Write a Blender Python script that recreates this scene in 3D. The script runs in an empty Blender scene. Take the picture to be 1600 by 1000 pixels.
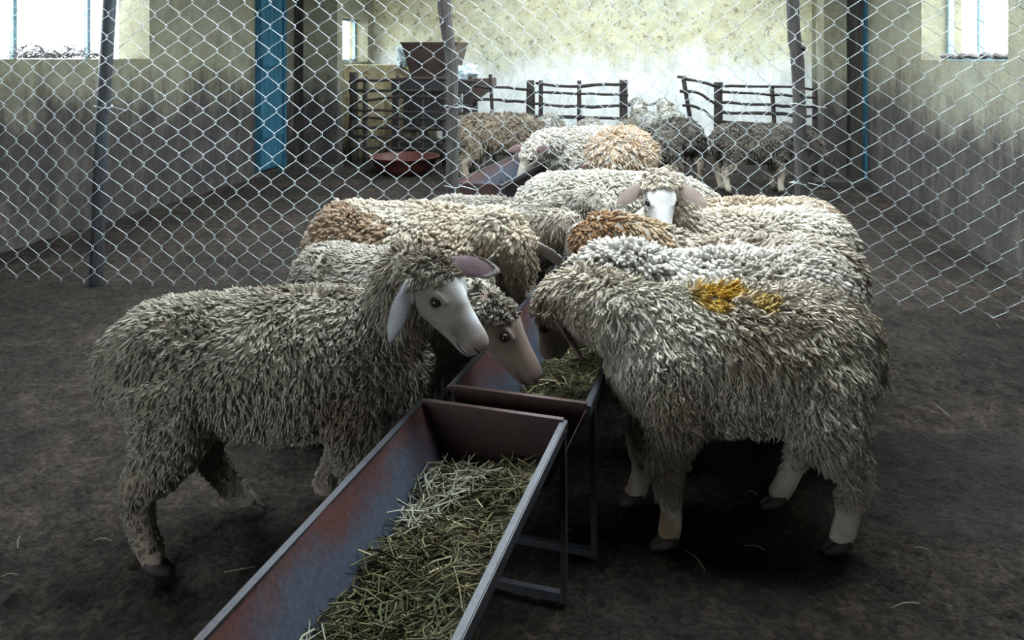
import bpy, bmesh, math, random
import numpy as np
from mathutils import Vector, Matrix

# ------------------------------------------------------------------ camera, sky, exposure
scene = bpy.context.scene
COL = scene.collection
EYE = 1.30            # camera height
FPX = 1200.0          # focal length in pixels of the 1600 x 1000 frame
HORIZON = 90.0        # image row of the horizon
cam_data = bpy.data.cameras.new('camera')
cam = bpy.data.objects.new('camera', cam_data)
COL.objects.link(cam)
cam.location = (0, 0, EYE)
cam.rotation_euler = (math.pi / 2, 0, 0)
cam_data.sensor_width = 36.0
cam_data.lens = 36.0 * FPX / 1600.0
cam_data.shift_y = -(500.0 - HORIZON) / 1600.0
cam_data.clip_start = 0.02
scene.camera = cam

world = bpy.data.worlds.new('overcast_sky')
scene.world = world
world.use_nodes = True
bg = world.node_tree.nodes['Background']
bg.inputs['Color'].default_value = (0.86, 0.95, 1.0, 1)
bg.inputs['Strength'].default_value = 6.0

vs = scene.view_settings
vs.view_transform = 'Standard'
vs.look = 'None'
vs.exposure = 1.4
vs.gamma = 1.0
vs.use_curve_mapping = False

# room axes: u runs down the barn, v across it
UX, UY = 0.1876, 0.9822
def RW(v, u, z=0.0):
    return Vector((UX * u + UY * v, UY * u - UX * v, z))
V_LEFT, V_RIGHT, U_FRONT, U_BACK, ROOF_Z = -4.30, 2.08, -2.2, 11.2, 3.0
ROOM_ANGLE = -math.atan2(UX, UY)

rng = np.random.default_rng(7)
random.seed(7)

# ------------------------------------------------------------------ helpers
def link(o):
    COL.objects.link(o)
    return o

def mesh_obj(name, verts, faces, mat, parent=None, smooth=False):
    me = bpy.data.meshes.new(name)
    me.from_pydata([tuple(v) for v in verts], [], [tuple(f) for f in faces])
    me.update()
    if smooth:
        me.polygons.foreach_set('use_smooth', [True] * len(me.polygons))
    if mat is not None:
        me.materials.append(mat)
    o = link(bpy.data.objects.new(name, me))
    if parent is not None:
        o.parent = parent
    return o

def empty(name, loc=(0, 0, 0), rz=0.0):
    o = link(bpy.data.objects.new(name, None))
    o.empty_display_size = 0.1
    o.location = loc
    o.rotation_euler = (0, 0, rz)
    return o

def tag(o, label=None, cat=None, group=None, kind=None):
    if label: o['label'] = label
    if cat: o['category'] = cat
    if group: o['group'] = group
    if kind: o['kind'] = kind
    return o

class MB:
    """collects shapes into one mesh"""
    def __init__(self):
        self.v, self.f = [], []
    def add(self, verts, faces):
        n = len(self.v)
        self.v += [tuple(x) for x in verts]
        self.f += [tuple(i + n for i in f) for f in faces]
        return self
    def box(self, a, b, fn=None):
        (x0, y0, z0), (x1, y1, z1) = a, b
        vs_ = [(x0, y0, z0), (x1, y0, z0), (x1, y1, z0), (x0, y1, z0), (x0, y0, z1), (x1, y0, z1), (x1, y1, z1), (x0, y1, z1)]
        if fn: vs_ = [fn(*p) for p in vs_]
        return self.add(vs_, [(0, 3, 2, 1), (4, 5, 6, 7), (0, 1, 5, 4), (1, 2, 6, 5), (2, 3, 7, 6), (3, 0, 4, 7)])
    def tube(self, pts, radii, sides=6, jitter=0.0):
        v, f = loft(pts, radii, radii, sides, jitter=jitter)
        return self.add(v, f)
    def bar(self, p, q, w, h):
        """square bar from p to q"""
        p, q = Vector(p), Vector(q)
        d = (q - p).normalized()
        s = d.cross(Vector((0, 0, 1)))
        if s.length < 1e-3: s = Vector((1, 0, 0))
        s.normalize(); t = s.cross(d)
        vs_ = []
        for c in (p, q):
            for a, b in ((-1, -1), (1, -1), (1, 1), (-1, 1)):
                vs_.append(c + s * (a * w / 2) + t * (b * h / 2))
        return self.add(vs_, [(0, 1, 2, 3), (7, 6, 5, 4), (0, 4, 5, 1), (1, 5, 6, 2), (2, 6, 7, 3), (3, 7, 4, 0)])
    def build(self, name, mat, parent=None, smooth=False):
        return mesh_obj(name, self.v, self.f, mat, parent, smooth)

def catmull(st, n):
    """smooth resample of stations (rows of numbers)"""
    st = np.array(st, float)
    P = np.vstack([2 * st[0] - st[1], st, 2 * st[-1] - st[-2]])
    out = []
    segs = len(st) - 1
    for k in range(n):
        x = k / (n - 1) * segs
        i = min(int(x), segs - 1); t = x - i
        a, b, c, d = P[i], P[i + 1], P[i + 2], P[i + 3]
        out.append(0.5 * (2 * b + (c - a) * t + (2 * a - 5 * b + 4 * c - d) * t * t + (3 * b - a - 3 * c + d) * t ** 3))
    return np.array(out)

def loft(pts, rw, rh, sides=12, up=(0, 0, 1), jitter=0.0):
    """closed tube through pts; rw half width (sideways), rh half height (along up)"""
    pts = [Vector(p) for p in pts]
    n = len(pts)
    if not hasattr(rw, '__len__'): rw = [rw] * n
    if not hasattr(rh, '__len__'): rh = [rh] * n
    V, F = [], []
    upv = Vector(up)
    for i in range(n):
        d = (pts[min(i + 1, n - 1)] - pts[max(i - 1, 0)]).normalized()
        s = upv.cross(d)
        if s.length < 0.15: s = Vector((0, 1, 0)).cross(d) if abs(d.y) < 0.9 else Vector((1, 0, 0)).cross(d)
        s.normalize()
        t = d.cross(s).normalized()
        for k in range(sides):
            a = 2 * math.pi * k / sides
            j = 1 + (random.uniform(-jitter, jitter) if jitter else 0)
            V.append(pts[i] + s * (math.cos(a) * rw[i] * j) + t * (math.sin(a) * rh[i] * j))
    for i in range(n - 1):
        for k in range(sides):
            a, b = i * sides + k, i * sides + (k + 1) % sides
            F.append((a, b, b + sides, a + sides))
    F.append(tuple(range(sides - 1, -1, -1)))
    F.append(tuple(range((n - 1) * sides, n * sides)))
    return V, F

# value noise on numpy arrays
_perm = np.random.default_rng(3).random((64, 64, 64))
def vnoise(P):
    P = np.asarray(P, float)
    i = np.floor(P).astype(int); f = P - i; f = f * f * (3 - 2 * f)
    i0 = i % 64; i1 = (i + 1) % 64
    r = 0
    for dx in (0, 1):
        for dy in (0, 1):
            for dz in (0, 1):
                w = (f[:, 0] if dx else 1 - f[:, 0]) * (f[:, 1] if dy else 1 - f[:, 1]) * (f[:, 2] if dz else 1 - f[:, 2])
                r = r + w * _perm[(i1 if dx else i0)[:, 0], (i1 if dy else i0)[:, 1], (i1 if dz else i0)[:, 2]]
    return r

# ------------------------------------------------------------------ materials
class NT:
    def __init__(self, name):
        self.m = bpy.data.materials.new(name)
        self.m.use_nodes = True
        self.t = self.m.node_tree
        self.b = self.t.nodes['Principled BSDF']
    def n(self, typ, **kw):
        nd = self.t.nodes.new(typ)
        for k, v in kw.items():
            if k in nd.inputs: nd.inputs[k].default_value = v
            else: setattr(nd, k, v)
        return nd
    def l(self, a, b): self.t.links.new(a, b)
    def pos(self): return self.n('ShaderNodeNewGeometry').outputs['Position']
    def obj(self): return self.n('ShaderNodeTexCoord').outputs['Object']
    def noise(self, vec, scale, detail=4, rough=0.6, stretch=None):
        if stretch:
            mp = self.n('ShaderNodeMapping'); mp.inputs['Scale'].default_value = stretch
            self.l(vec, mp.inputs['Vector']); vec = mp.outputs['Vector']
        nd = self.n('ShaderNodeTexNoise')
        nd.inputs['Scale'].default_value = scale; nd.inputs['Detail'].default_value = detail
        nd.inputs['Roughness'].default_value = rough
        self.l(vec, nd.inputs['Vector'])
        return nd.outputs['Fac']
    def ramp(self, fac, stops):
        r = self.n('ShaderNodeValToRGB'); cr = r.color_ramp
        while len(cr.elements) < len(stops): cr.elements.new(0.5)
        for e, (p, c) in zip(cr.elements, stops):
            e.position = p; e.color = (*c, 1) if len(c) == 3 else c
        self.l(fac, r.inputs['Fac'])
        return r.outputs['Color']
    def mix(self, fac, a, b, mode='MIX'):
        m = self.n('ShaderNodeMix', data_type='RGBA', blend_type=mode)
        for s, x in ((m.inputs[0], fac), (m.inputs[6], a), (m.inputs[7], b)):
            if isinstance(x, (int, float)): s.default_value = x
            elif isinstance(x, tuple): s.default_value = (*x, 1)
            else: self.l(x, s)
        return m.outputs[2]
    def math(self, op, a, b=0.0, clamp=False):
        m = self.n('ShaderNodeMath', operation=op, use_clamp=clamp)
        for s, x in ((m.inputs[0], a), (m.inputs[1], b)):
            if isinstance(x, (int, float)): s.default_value = x
            else: self.l(x, s)
        return m.outputs[0]
    def bump(self, h, strength=0.5, dist=0.01):
        bp = self.n('ShaderNodeBump'); bp.inputs['Strength'].default_value = strength; bp.inputs['Distance'].default_value = dist
        self.l(h, bp.inputs['Height']); self.l(bp.outputs['Normal'], self.b.inputs['Normal'])
    def out(self, color=None, rough=None, metal=None, spec=None):
        for nm, x in (('Base Color', color), ('Roughness', rough), ('Metallic', metal), ('Specular IOR Level', spec)):
            if x is None: continue
            s = self.b.inputs[nm]
            if isinstance(x, tuple): s.default_value = (*x, 1)
            elif isinstance(x, (int, float)): s.default_value = x
            else: self.l(x, s)
        return self.m

def m_plain(name, color, rough=0.8, metal=0.0, var=0.25, scale=12.0, bump=0.3, spec=0.3):
    t = NT(name); p = t.obj()
    n = t.noise(p, scale, 5)
    c = t.ramp(n, [(0.3, tuple(x * (1 - var) for x in color)), (0.7, tuple(min(1, x * (1 + var)) for x in color))])
    t.bump(t.noise(p, scale * 4, 4), bump, 0.005)
    return t.out(c, rough, metal, spec)

def m_wall(name, paint, stain_light_z=0.85, low=((0.015, 0.0135, 0.016), (0.038, 0.033, 0.034), (0.080, 0.070, 0.062), (0.23, 0.21, 0.185))):
    """old lime paint with fly specks over a stained, rubbed lower band; on the back wall the band is painted light"""
    t = NT(name); p = t.pos()
    sep = t.n('ShaderNodeSeparateXYZ'); t.l(p, sep.inputs[0])
    big = t.noise(p, 1.3, 5, 0.65)
    mid = t.noise(p, 5.0, 6, 0.7)
    base = t.ramp(mid, [(0.32, tuple(x * 0.66 for x in paint)), (0.66, tuple(x * 1.06 for x in paint))])
    warm = t.ramp(big, [(0.35, (1, 1, 1)), (0.7, (1.0, 0.93, 0.78))])
    base = t.mix(1.0, base, warm, 'MULTIPLY')
    # specks
    sp = t.noise(p, 13.0, 3, 0.75)
    spm = t.ramp(sp, [(0.565, (0, 0, 0)), (0.64, (1, 1, 1))])
    base = t.mix(t.math('MULTIPLY', spm, 0.7), base, (0.13, 0.11, 0.085))
    # runs: vertical streaks
    st = t.noise(p, 9.0, 4, 0.7, stretch=(1, 1, 0.12))
    # mask of stain and painted light by height, with a ragged edge
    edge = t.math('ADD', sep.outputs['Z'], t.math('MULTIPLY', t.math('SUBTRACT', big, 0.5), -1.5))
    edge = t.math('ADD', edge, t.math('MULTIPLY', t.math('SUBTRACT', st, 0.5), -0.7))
    mask = t.n('ShaderNodeMapRange'); mask.inputs[1].default_value = stain_light_z + 0.22; mask.inputs[2].default_value = stain_light_z - 0.22
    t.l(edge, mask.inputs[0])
    dirt_light = t.ramp(t.noise(p, 7.0, 7, 0.75, stretch=(1, 1, 0.45)), [(0.30, low[0]), (0.5, low[1]), (0.66, low[2]), (0.76, low[3])])
    col = t.mix(t.math('MULTIPLY', mask.outputs[0], 0.93), base, dirt_light)
    t.bump(t.math('ADD', mid, t.noise(p, 40, 4)), 0.5, 0.012)
    return t.out(col, 0.92, 0, 0.15)

def m_ground():
    t = NT('trodden_earth'); p = t.pos()
    a = t.noise(p, 1.1, 6, 0.65); b = t.noise(p, 9.0, 8, 0.75); c = t.noise(p, 70.0, 5, 0.7)
    col = t.ramp(b, [(0.28, (0.013, 0.0105, 0.0085)), (0.50, (0.046, 0.037, 0.030)), (0.72, (0.095, 0.077, 0.061))])
    damp = t.ramp(a, [(0.40, (0.50, 0.50, 0.52)), (0.58, (1, 1, 1))])
    col = t.mix(1.0, col, damp, 'MULTIPLY')
    crumb = t.n('ShaderNodeTexVoronoi'); crumb.inputs['Scale'].default_value = 55.0; t.l(p, crumb.inputs['Vector'])
    col = t.mix(1.0, col, t.ramp(crumb.outputs['Color'], [(0.2, (0.6, 0.6, 0.6)), (0.8, (1.35, 1.32, 1.28))]), 'MULTIPLY')
    fine = t.ramp(c, [(0.32, (0.5, 0.5, 0.5)), (0.70, (1.5, 1.46, 1.40))])
    col = t.mix(1.0, col, fine, 'MULTIPLY')
    # the wet patch by the right-hand sheep and a fainter dark stretch beyond it
    for (x, y, rx, ry, k) in ((0.72, 1.955, 0.20, 0.07, 0.85), (0.62, 2.02, 0.16, 0.035, 0.8), (1.50, 2.35, 0.55, 0.30, 0.55)):
        mp = t.n('ShaderNodeMapping'); mp.vector_type = 'POINT'
        mp.inputs['Location'].default_value = (-x / rx, -y / ry, 0); mp.inputs['Scale'].default_value = (1 / rx, 1 / ry, 0)
        t.l(p, mp.inputs['Vector'])
        ln = t.n('ShaderNodeVectorMath', operation='LENGTH'); t.l(mp.outputs[0], ln.inputs[0])
        d = t.math('ADD', ln.outputs['Value'], t.math('MULTIPLY', t.math('SUBTRACT', t.noise(p, 7, 5, 0.7), 0.5), 1.1))
        mr = t.n('ShaderNodeMapRange'); mr.inputs[1].default_value = 1.12; mr.inputs[2].default_value = 1.0
        t.l(d, mr.inputs[0])
        col = t.mix(t.math('MULTIPLY', mr.outputs[0], k), col, (0.012, 0.012, 0.014))
    t.bump(t.math('ADD', t.math('MULTIPLY', b, 1.6), t.math('ADD', t.math('MULTIPLY', c, 0.7), t.math('MULTIPLY', crumb.outputs['Distance'], -0.6))), 1.0, 0.035)
    return t.out(col, 0.9, 0, 0.2)

def m_attr(name, rough=0.95, sheen=0.25, spec=0.1, noise=0.0, scale=40.0, trans=0.0):
    t = NT(name)
    at = t.n('ShaderNodeAttribute', attribute_name='Col')
    c = at.outputs['Color']
    if noise:
        nz = t.noise(t.obj(), scale, 5, 0.7)
        c = t.mix(1.0, c, t.ramp(nz, [(0.3, (1 - noise,) * 3), (0.7, (1 + noise * 0.5,) * 3)]), 'MULTIPLY')
        t.bump(t.noise(t.obj(), scale * 5, 3), 0.35, 0.003)
    t.b.inputs['Sheen Weight'].default_value = sheen
    if trans:
        tr = t.n('ShaderNodeBsdfTranslucent'); t.l(c, tr.inputs['Color'])
        mx = t.n('ShaderNodeMixShader'); mx.inputs[0].default_value = trans
        t.l(t.b.outputs[0], mx.inputs[1]); t.l(tr.outputs[0], mx.inputs[2])
        t.l(mx.outputs[0], t.t.nodes['Material Output'].inputs['Surface'])
    return t.out(c, rough, 0, spec)

def m_wood(name, c0, c1, scale=6.0):
    t = NT(name); p = t.obj()
    g = t.noise(p, scale, 6, 0.7, stretch=(6, 6, 0.6))
    col = t.ramp(g, [(0.3, c0), (0.7, c1)])
    t.bump(g, 0.6, 0.01)
    return t.out(col, 0.85, 0, 0.2)

def m_rust(name, steel=(0.20, 0.23, 0.28), rust=(0.13, 0.062, 0.045), lo=0.42, hi=0.60, stretch=(1, 1, 1), rubbed=None):
    t = NT(name); p = t.obj()
    a = t.noise(p, 3.0, 7, 0.7, stretch=stretch)
    if rubbed:      # rust keeps to the upper band; feed has scoured the sheet below it
        sp_ = t.n('ShaderNodeSeparateXYZ'); t.l(p, sp_.inputs[0])
        a = t.math('ADD', a, t.math('MULTIPLY', t.math('SUBTRACT', sp_.outputs['Z'], rubbed), 2.2))
    col = t.ramp(a, [(lo, steel), (hi, rust)])
    sp = t.noise(p, 90, 3, 0.7)
    col = t.mix(1.0, col, t.ramp(sp, [(0.35, (0.75, 0.75, 0.75)), (0.72, (1.35, 1.35, 1.35))]), 'MULTIPLY')
    t.bump(sp, 0.15, 0.003)
    return t.out(col, 0.5, 0.35, 0.5)

M_WALL = m_wall('limewash_yellow_green', (0.19, 0.197, 0.152), 0.94)
M_BACK = m_wall('limewash_cream_lit', (0.47, 0.48, 0.36), 1.22, low=((0.42, 0.44, 0.43), (0.62, 0.65, 0.64), (0.74, 0.76, 0.74), (0.30, 0.31, 0.31)))  # whitish lower band: light on the back wall put into its colour
M_GROUND = m_ground()
M_WOOL = m_attr('wool', 0.95, 0.35, 0.05, trans=0.35)
M_SKIN = m_attr('short_haired_skin', 0.8, 0.15, 0.25, 0.18, 35)
M_EYE = m_plain('dark_eye', (0.012, 0.009, 0.008), 0.08, 0, 0.1, 10, 0.0, 0.6)
M_NOSTRIL = m_plain('dark_nostril', (0.035, 0.022, 0.02), 0.6, 0, 0.1, 10, 0.0)
M_HOOF = m_plain('horn_hoof', (0.05, 0.042, 0.036), 0.6, 0, 0.3, 30)
M_WIRE = m_plain('galvanised_wire', (0.42, 0.48, 0.50), 0.42, 0.55, 0.15, 30, 0.1, 0.5)
M_PIPE = m_rust('weathered_steel_post', (0.042, 0.052, 0.062), (0.025, 0.023, 0.023), 0.4, 0.65, (3, 3, 0.5))
M_POST = m_wood('grey_weathered_wood', (0.026, 0.024, 0.023), (0.092, 0.087, 0.083))
M_POLE = m_wood('dark_pole_wood', (0.018, 0.016, 0.016), (0.07, 0.06, 0.055))
M_TROUGH = m_rust('worn_trough_sheet', (0.058, 0.074, 0.105), (0.080, 0.034, 0.031), 0.42, 0.60, rubbed=0.345)
M_TROUGH_RUST = m_rust('rusty_trough_plate', (0.055, 0.030, 0.025), (0.024, 0.017, 0.017), 0.4, 0.65)  # rust colours darkened to carry the shadow on the end plates
M_ANGLE = m_rust('trough_angle_iron', (0.038, 0.043, 0.052), (0.022, 0.018, 0.018), 0.45, 0.7)
M_STRAW = m_attr('cut_fodder', 0.8, 0.0, 0.25)
M_BLUE = m_wood('blue_door_paint', (0.010, 0.045, 0.070), (0.024, 0.105, 0.16), 3.0)
M_DARKDOOR = m_wood('dark_door_timber', (0.02, 0.018, 0.018), (0.07, 0.065, 0.055), 4.0)
M_FRAME = m_plain('blue_grey_window_bar', (0.16, 0.27, 0.33), 0.6, 0.1, 0.3, 20)
M_ROOF = m_plain('roof_sheet', (0.16, 0.15, 0.14), 0.9)
M_HOPPER = m_rust('rusty_hopper_sheet', (0.10, 0.07, 0.055), (0.05, 0.034, 0.03), 0.4, 0.65)
M_MACHINE = m_rust('dark_machine_iron', (0.045, 0.045, 0.05), (0.03, 0.025, 0.023), 0.4, 0.65)
M_BASIN = m_plain('red_basin_plastic', (0.07, 0.022, 0.017), 0.5, 0, 0.3, 8)
M_BAG = m_plain('pale_blue_bag', (0.50, 0.62, 0.68), 0.6, 0, 0.12, 8)
M_BLOCK = m_wall('limewash_block', (0.50, 0.44, 0.27), 0.28)
M_TWIG = m_plain('dry_twig', (0.10, 0.095, 0.095), 0.9)

# ------------------------------------------------------------------ the barn
def rbox(mb, v0, v1, u0, u1, z0, z1):
    return mb.box((v0, u0, z0), (v1, u1, z1), lambda v, u, z: RW(v, u, z))

# floor: real lumps near the camera
def make_floor():
    us = np.concatenate([np.linspace(U_FRONT, 0.6, 12), np.linspace(0.65, 3.6, 170), np.linspace(3.66, U_BACK + 0.2, 110)])
    vv = np.concatenate([np.linspace(V_LEFT - 0.2, -2.2, 60)[:-1], np.linspace(-2.2, 1.9, 220), np.linspace(1.92, V_RIGHT + 0.2, 10)])
    U, V = np.meshgrid(us, vv, indexing='ij')
    X = UX * U + UY * V; Y = UY * U - UX * V
    P = np.stack([X.ravel(), Y.ravel(), np.zeros(X.size)], 1)
    z = 0.016 * (vnoise(P * 3.1) - 0.5) + 0.014 * (vnoise(P * 11) - 0.5) + 0.016 * np.clip(vnoise(P * 29 + 9) - 0.58, 0, 1) * 2 + 0.008 * (vnoise(P * 55) - 0.5)
    P[:, 2] = z - 0.004
    n, m = X.shape
    idx = np.arange(n * m).reshape(n, m)
    F = np.stack([idx[:-1, :-1], idx[1:, :-1], idx[1:, 1:], idx[:-1, 1:]], -1).reshape(-1, 4)
    me = bpy.data.meshes.new('floor')
    me.from_pydata(P.tolist(), [], F[:, ::-1].tolist())
    me.polygons.foreach_set('use_smooth', [True] * len(me.polygons))
    me.materials.append(M_GROUND)
    o = link(bpy.data.objects.new('floor', me))
    tag(o, kind='structure')
make_floor()

T = 0.30   # wall thickness
def wall_with_openings(name, mat, side, openings):
    """side wall: openings are (u0, u1, z0, z1)"""
    mb = MB()
    v0, v1 = (V_LEFT - T, V_LEFT) if side < 0 else (V_RIGHT, V_RIGHT + T)
    u = U_FRONT - T
    for (a, b, z0, z1) in sorted(openings):
        rbox(mb, v0, v1, u, a, -0.1, ROOF_Z)
        rbox(mb, v0, v1, a, b, -0.1, z0)
        rbox(mb, v0, v1, a, b, z1, ROOF_Z)
        u = b
    rbox(mb, v0, v1, u, U_BACK + T, -0.1, ROOF_Z)
    o = mb.build(name, mat); tag(o, kind='structure'); return o
WIN_L = [(3.1, 5.9, 1.29, 2.45), (9.25, 10.95, 1.24, 1.87)]
WIN_R = [(5.14, 6.70, 1.28, 2.45), (9.25, 10.9, 1.24, 1.85)]
wall_with_openings('wall_left', M_WALL, -1, WIN_L)
wall_with_openings('wall_right', M_WALL, 1, WIN_R)
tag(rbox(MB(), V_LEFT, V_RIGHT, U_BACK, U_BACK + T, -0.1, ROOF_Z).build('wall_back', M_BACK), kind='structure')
mb = MB()
rbox(mb, V_LEFT, -2.9, U_FRONT - T, U_FRONT, -0.1, ROOF_Z)
rbox(mb, -2.9, -1.8, U_FRONT - T, U_FRONT, 2.2, ROOF_Z)  # lintel of an unseen doorway, added to throw fill light on the near flanks
rbox(mb, -1.8, V_RIGHT, U_FRONT - T, U_FRONT, -0.1, ROOF_Z)
tag(mb.build('wall_front', M_WALL), kind='structure')
# roof; its unseen open slots are added to light flock and pens
mb = MB()
LIGHT_SLOTS = [(2.0, 3.4, -1.9, 1.7), (4.3, 6.2, -2.2, 1.9), (8.9, 10.2, -2.6, 1.6)]
u = U_FRONT - T
for (a, b, c, d) in LIGHT_SLOTS:
    rbox(mb, V_LEFT - T, V_RIGHT + T, u, a, ROOF_Z, ROOF_Z + 0.1)
    rbox(mb, V_LEFT - T, c, a, b, ROOF_Z, ROOF_Z + 0.1)
    rbox(mb, d, V_RIGHT + T, a, b, ROOF_Z, ROOF_Z + 0.1)
    u = b
rbox(mb, V_LEFT - T, V_RIGHT + T, u, U_BACK + T, ROOF_Z, ROOF_Z + 0.1)
tag(mb.build('ceiling', M_ROOF), kind='structure')

# trodden yard outside
tag(mesh_obj('ground_outside', [(-40, -40, -0.13), (40, -40, -0.13), (40, 50, -0.13), (-40, 50, -0.13)], [(0, 1, 2, 3)], m_plain('pale_yard_earth', (0.42, 0.38, 0.31), 0.9, 0, 0.2, 0.5)), kind='structure')
# piers where the barn narrows, with dark door posts beside them
tag(rbox(MB(), -4.15, -3.72, 8.50, 8.66, -0.1, ROOF_Z).build('trim_1', M_WALL), kind='structure')
tag(rbox(MB(), 1.68, 1.90, 8.40, 8.75, -0.1, ROOF_Z).build('trim_2', M_WALL), kind='structure')
tag(rbox(MB(), -4.30, -4.15, 8.56, 8.80, -0.1, ROOF_Z).build('trim_3', M_DARKDOOR), kind='structure')
tag(rbox(MB(), 1.90, 2.08, 8.50, 8.70, -0.1, ROOF_Z).build('trim_4', M_DARKDOOR), kind='structure')
tag(rbox(MB(), -4.32, -3.65, 8.20, 8.52, -0.05, 0.05).build('trim_5', M_WALL), kind='structure')
tag(rbox(MB(), 1.55, 2.10, 8.12, 8.42, -0.05, 0.06).build('trim_6', M_WALL), kind='structure')
# blue plank door in the left wall
d1 = rbox(MB(), -4.30, -4.262, 7.66, 8.18, 0.06, 2.35).build('door_1', M_BLUE); tag(d1, kind='structure')
for k in range(5):
    a = 7.68 + k * 0.098
    rbox(MB(), -4.262, -4.244, a, a + 0.090, 0.08, 2.33).build('plank', M_BLUE, d1)
for z in (0.42, 1.20, 2.0):
    rbox(MB(), -4.244, -4.218, 7.68, 8.16, z, z + 0.10).build('ledge', M_BLUE, d1)
rbox(MB(), -4.30, -4.23, 8.18, 8.24, 0, 2.45).build('door_frame', M_BLUE, d1)
d2 = rbox(MB(), 2.055, 2.08, 8.32, 8.40, 0.0, 2.4).build('door_2', M_BLUE); tag(d2, kind='structure')

# windows: bars in the openings, sills with rubbish on them
def window(n, side, u0, u1, z0, z1, bars, frame=True, bw=0.022):
    vo = V_LEFT - 0.21 if side < 0 else V_RIGHT + 0.21
    w = empty('window_%d' % n, RW(vo, (u0 + u1) / 2, z0)); tag(w, kind='structure')
    inv = Matrix.Translation(-w.location)
    def part(name, mb, mat):
        mb.v = [tuple(Vector(p) - w.location) for p in mb.v]
        return mb.build(name, mat, w)
    s = 0.02
    for (a, b, c, d) in () if not frame else ((u0, u1, z0, z0 + 0.035), (u0, u1, z1 - 0.035, z1), (u0, u0 + 0.035, z0 + 0.035, z1 - 0.035), (u1 - 0.035, u1, z0 + 0.035, z1 - 0.035)):
        part('window_frame', rbox(MB(), vo - s, vo + s, a, b, c, d), M_FRAME)
    for ub in bars:
        part('bar', rbox(MB(), vo - 0.018, vo + 0.018, ub - bw, ub + bw, z0, z1), M_FRAME)
    return w
window(1, -1, *WIN_L[0], bars=(3.95, 4.70, 5.42), frame=False, bw=0.017)
window(2, -1, *WIN_L[1], bars=(9.8, 10.4))
window(3, 1, *WIN_R[0], bars=(5.45, 6.1))
window(4, 1, *WIN_R[1], bars=(9.8, 10.35))

def twigs(name, label, cat, v, u0, u1, z, n, ln, group=None):
    t = MB()
    for k in range(n):
        u = random.uniform(u0, u1); a = random.uniform(0, 6.28); e = random.uniform(-0.1, 1.0)
        L = random.uniform(0.4, 1.0) * ln
        c = RW(v + random.uniform(-0.06, 0.06), u, z + 0.008 + abs(random.gauss(0, 0.04)))
        d = Vector((math.cos(a), math.sin(a), e)).normalized() * L / 2
        if d.z < 0: d.z = -d.z
        mid = c + Vector((random.uniform(-1, 1), random.uniform(-1, 1), random.uniform(0, 1))) * L * 0.08
        p0 = c - d; p0.z = max(p0.z, z + 0.004)
        t.tube([p0, mid, c + d], [0.004, 0.0035, 0.002], 4)
    o = t.build(name, M_TWIG)
    tag(o, label, cat, kind='stuff')
    return o
twigs('twig_heap', 'tangled grey twigs and rubbish on the sill of the left window', 'twigs', V_LEFT - 0.12, 4.65, 5.25, 1.29, 110, 0.24)
twigs('twig_heap', 'small tuft of twigs on the left sill behind the leaning steel post', 'twigs', V_LEFT - 0.12, 5.32, 5.6, 1.29, 40, 0.18)
# nest-like slab of rubbish on the right sill
def rubbish_slab():
    r = empty('sill_rubbish', RW(V_RIGHT + 0.1, 5.85, 1.28))
    tag(r, 'dark slabs of old rubbish lying along the sill of the right window', 'rubbish')
    for k in range(7):
        u = 5.25 + k * 0.19; L = random.uniform(0.2, 0.34)
        pts = [RW(V_RIGHT + random.uniform(0.04, 0.12), u - L / 2, 1.30), RW(V_RIGHT + 0.08, u, 1.305 + random.uniform(0, 0.02)), RW(V_RIGHT + random.uniform(0.04, 0.12), u + L / 2, 1.30 + random.uniform(0, .015))]
        v, f = loft([p - r.location for p in pts], [0.03, 0.05, 0.02], [0.012, 0.02, 0.008], 7, jitter=0.2)
        mesh_obj('slab', v, f, M_TWIG, r)
rubbish_slab()

# ------------------------------------------------------------------ sheep
def remesh(V, F, voxel, smooth=6):
    me = bpy.data.meshes.new('tmp'); me.from_pydata([tuple(v) for v in V], [], F); me.update()
    o = link(bpy.data.objects.new('tmp', me))
    m = o.modifiers.new('r', 'REMESH'); m.mode = 'VOXEL'; m.voxel_size = voxel; m.adaptivity = 0
    s = o.modifiers.new('s', 'SMOOTH'); s.factor = 0.5; s.iterations = smooth
    dg = bpy.context.evaluated_depsgraph_get()
    out = bpy.data.meshes.new_from_object(o.evaluated_get(dg))
    bpy.data.objects.remove(o); bpy.data.meshes.remove(me)
    n = len(out.vertices)
    P = np.empty(n * 3); out.vertices.foreach_get('co', P); P = P.reshape(-1, 3)
    out.calc_loop_triangles()
    t = np.empty(len(out.loop_triangles) * 3, dtype=np.int32); out.loop_triangles.foreach_get('vertices', t)
    quads = [tuple(p.vertices) for p in out.polygons]
    bpy.data.meshes.remove(out)
    return P, t.reshape(-1, 3), quads

def np_mesh(name, P, faces_np, mat, colors=None, parent=None):
    """fast mesh from numpy arrays (all faces the same size)"""
    me = bpy.data.meshes.new(name)
    k = faces_np.shape[1]
    me.vertices.add(len(P)); me.vertices.foreach_set('co', np.ascontiguousarray(P, dtype=np.float32).ravel())
    me.loops.add(faces_np.size); me.loops.foreach_set('vertex_index', np.ascontiguousarray(faces_np, dtype=np.int32).ravel())
    me.polygons.add(len(faces_np))
    me.polygons.foreach_set('loop_start', np.arange(0, faces_np.size, k, dtype=np.int32))
    me.polygons.foreach_set('use_smooth', np.ones(len(faces_np), dtype=bool))
    me.update(calc_edges=True); me.validate()
    if colors is not None:
        a = me.color_attributes.new('Col', 'FLOAT_COLOR', 'POINT')
        a.data.foreach_set('color', np.hstack([colors, np.ones((len(colors), 1))]).astype(np.float32).ravel())
    me.materials.append(mat)
    o = link(bpy.data.objects.new(name, me))
    if parent is not None: o.parent = parent
    return o

def unit(a): 
    return a / np.maximum(np.linalg.norm(a, axis=-1, keepdims=True), 1e-9)

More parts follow.
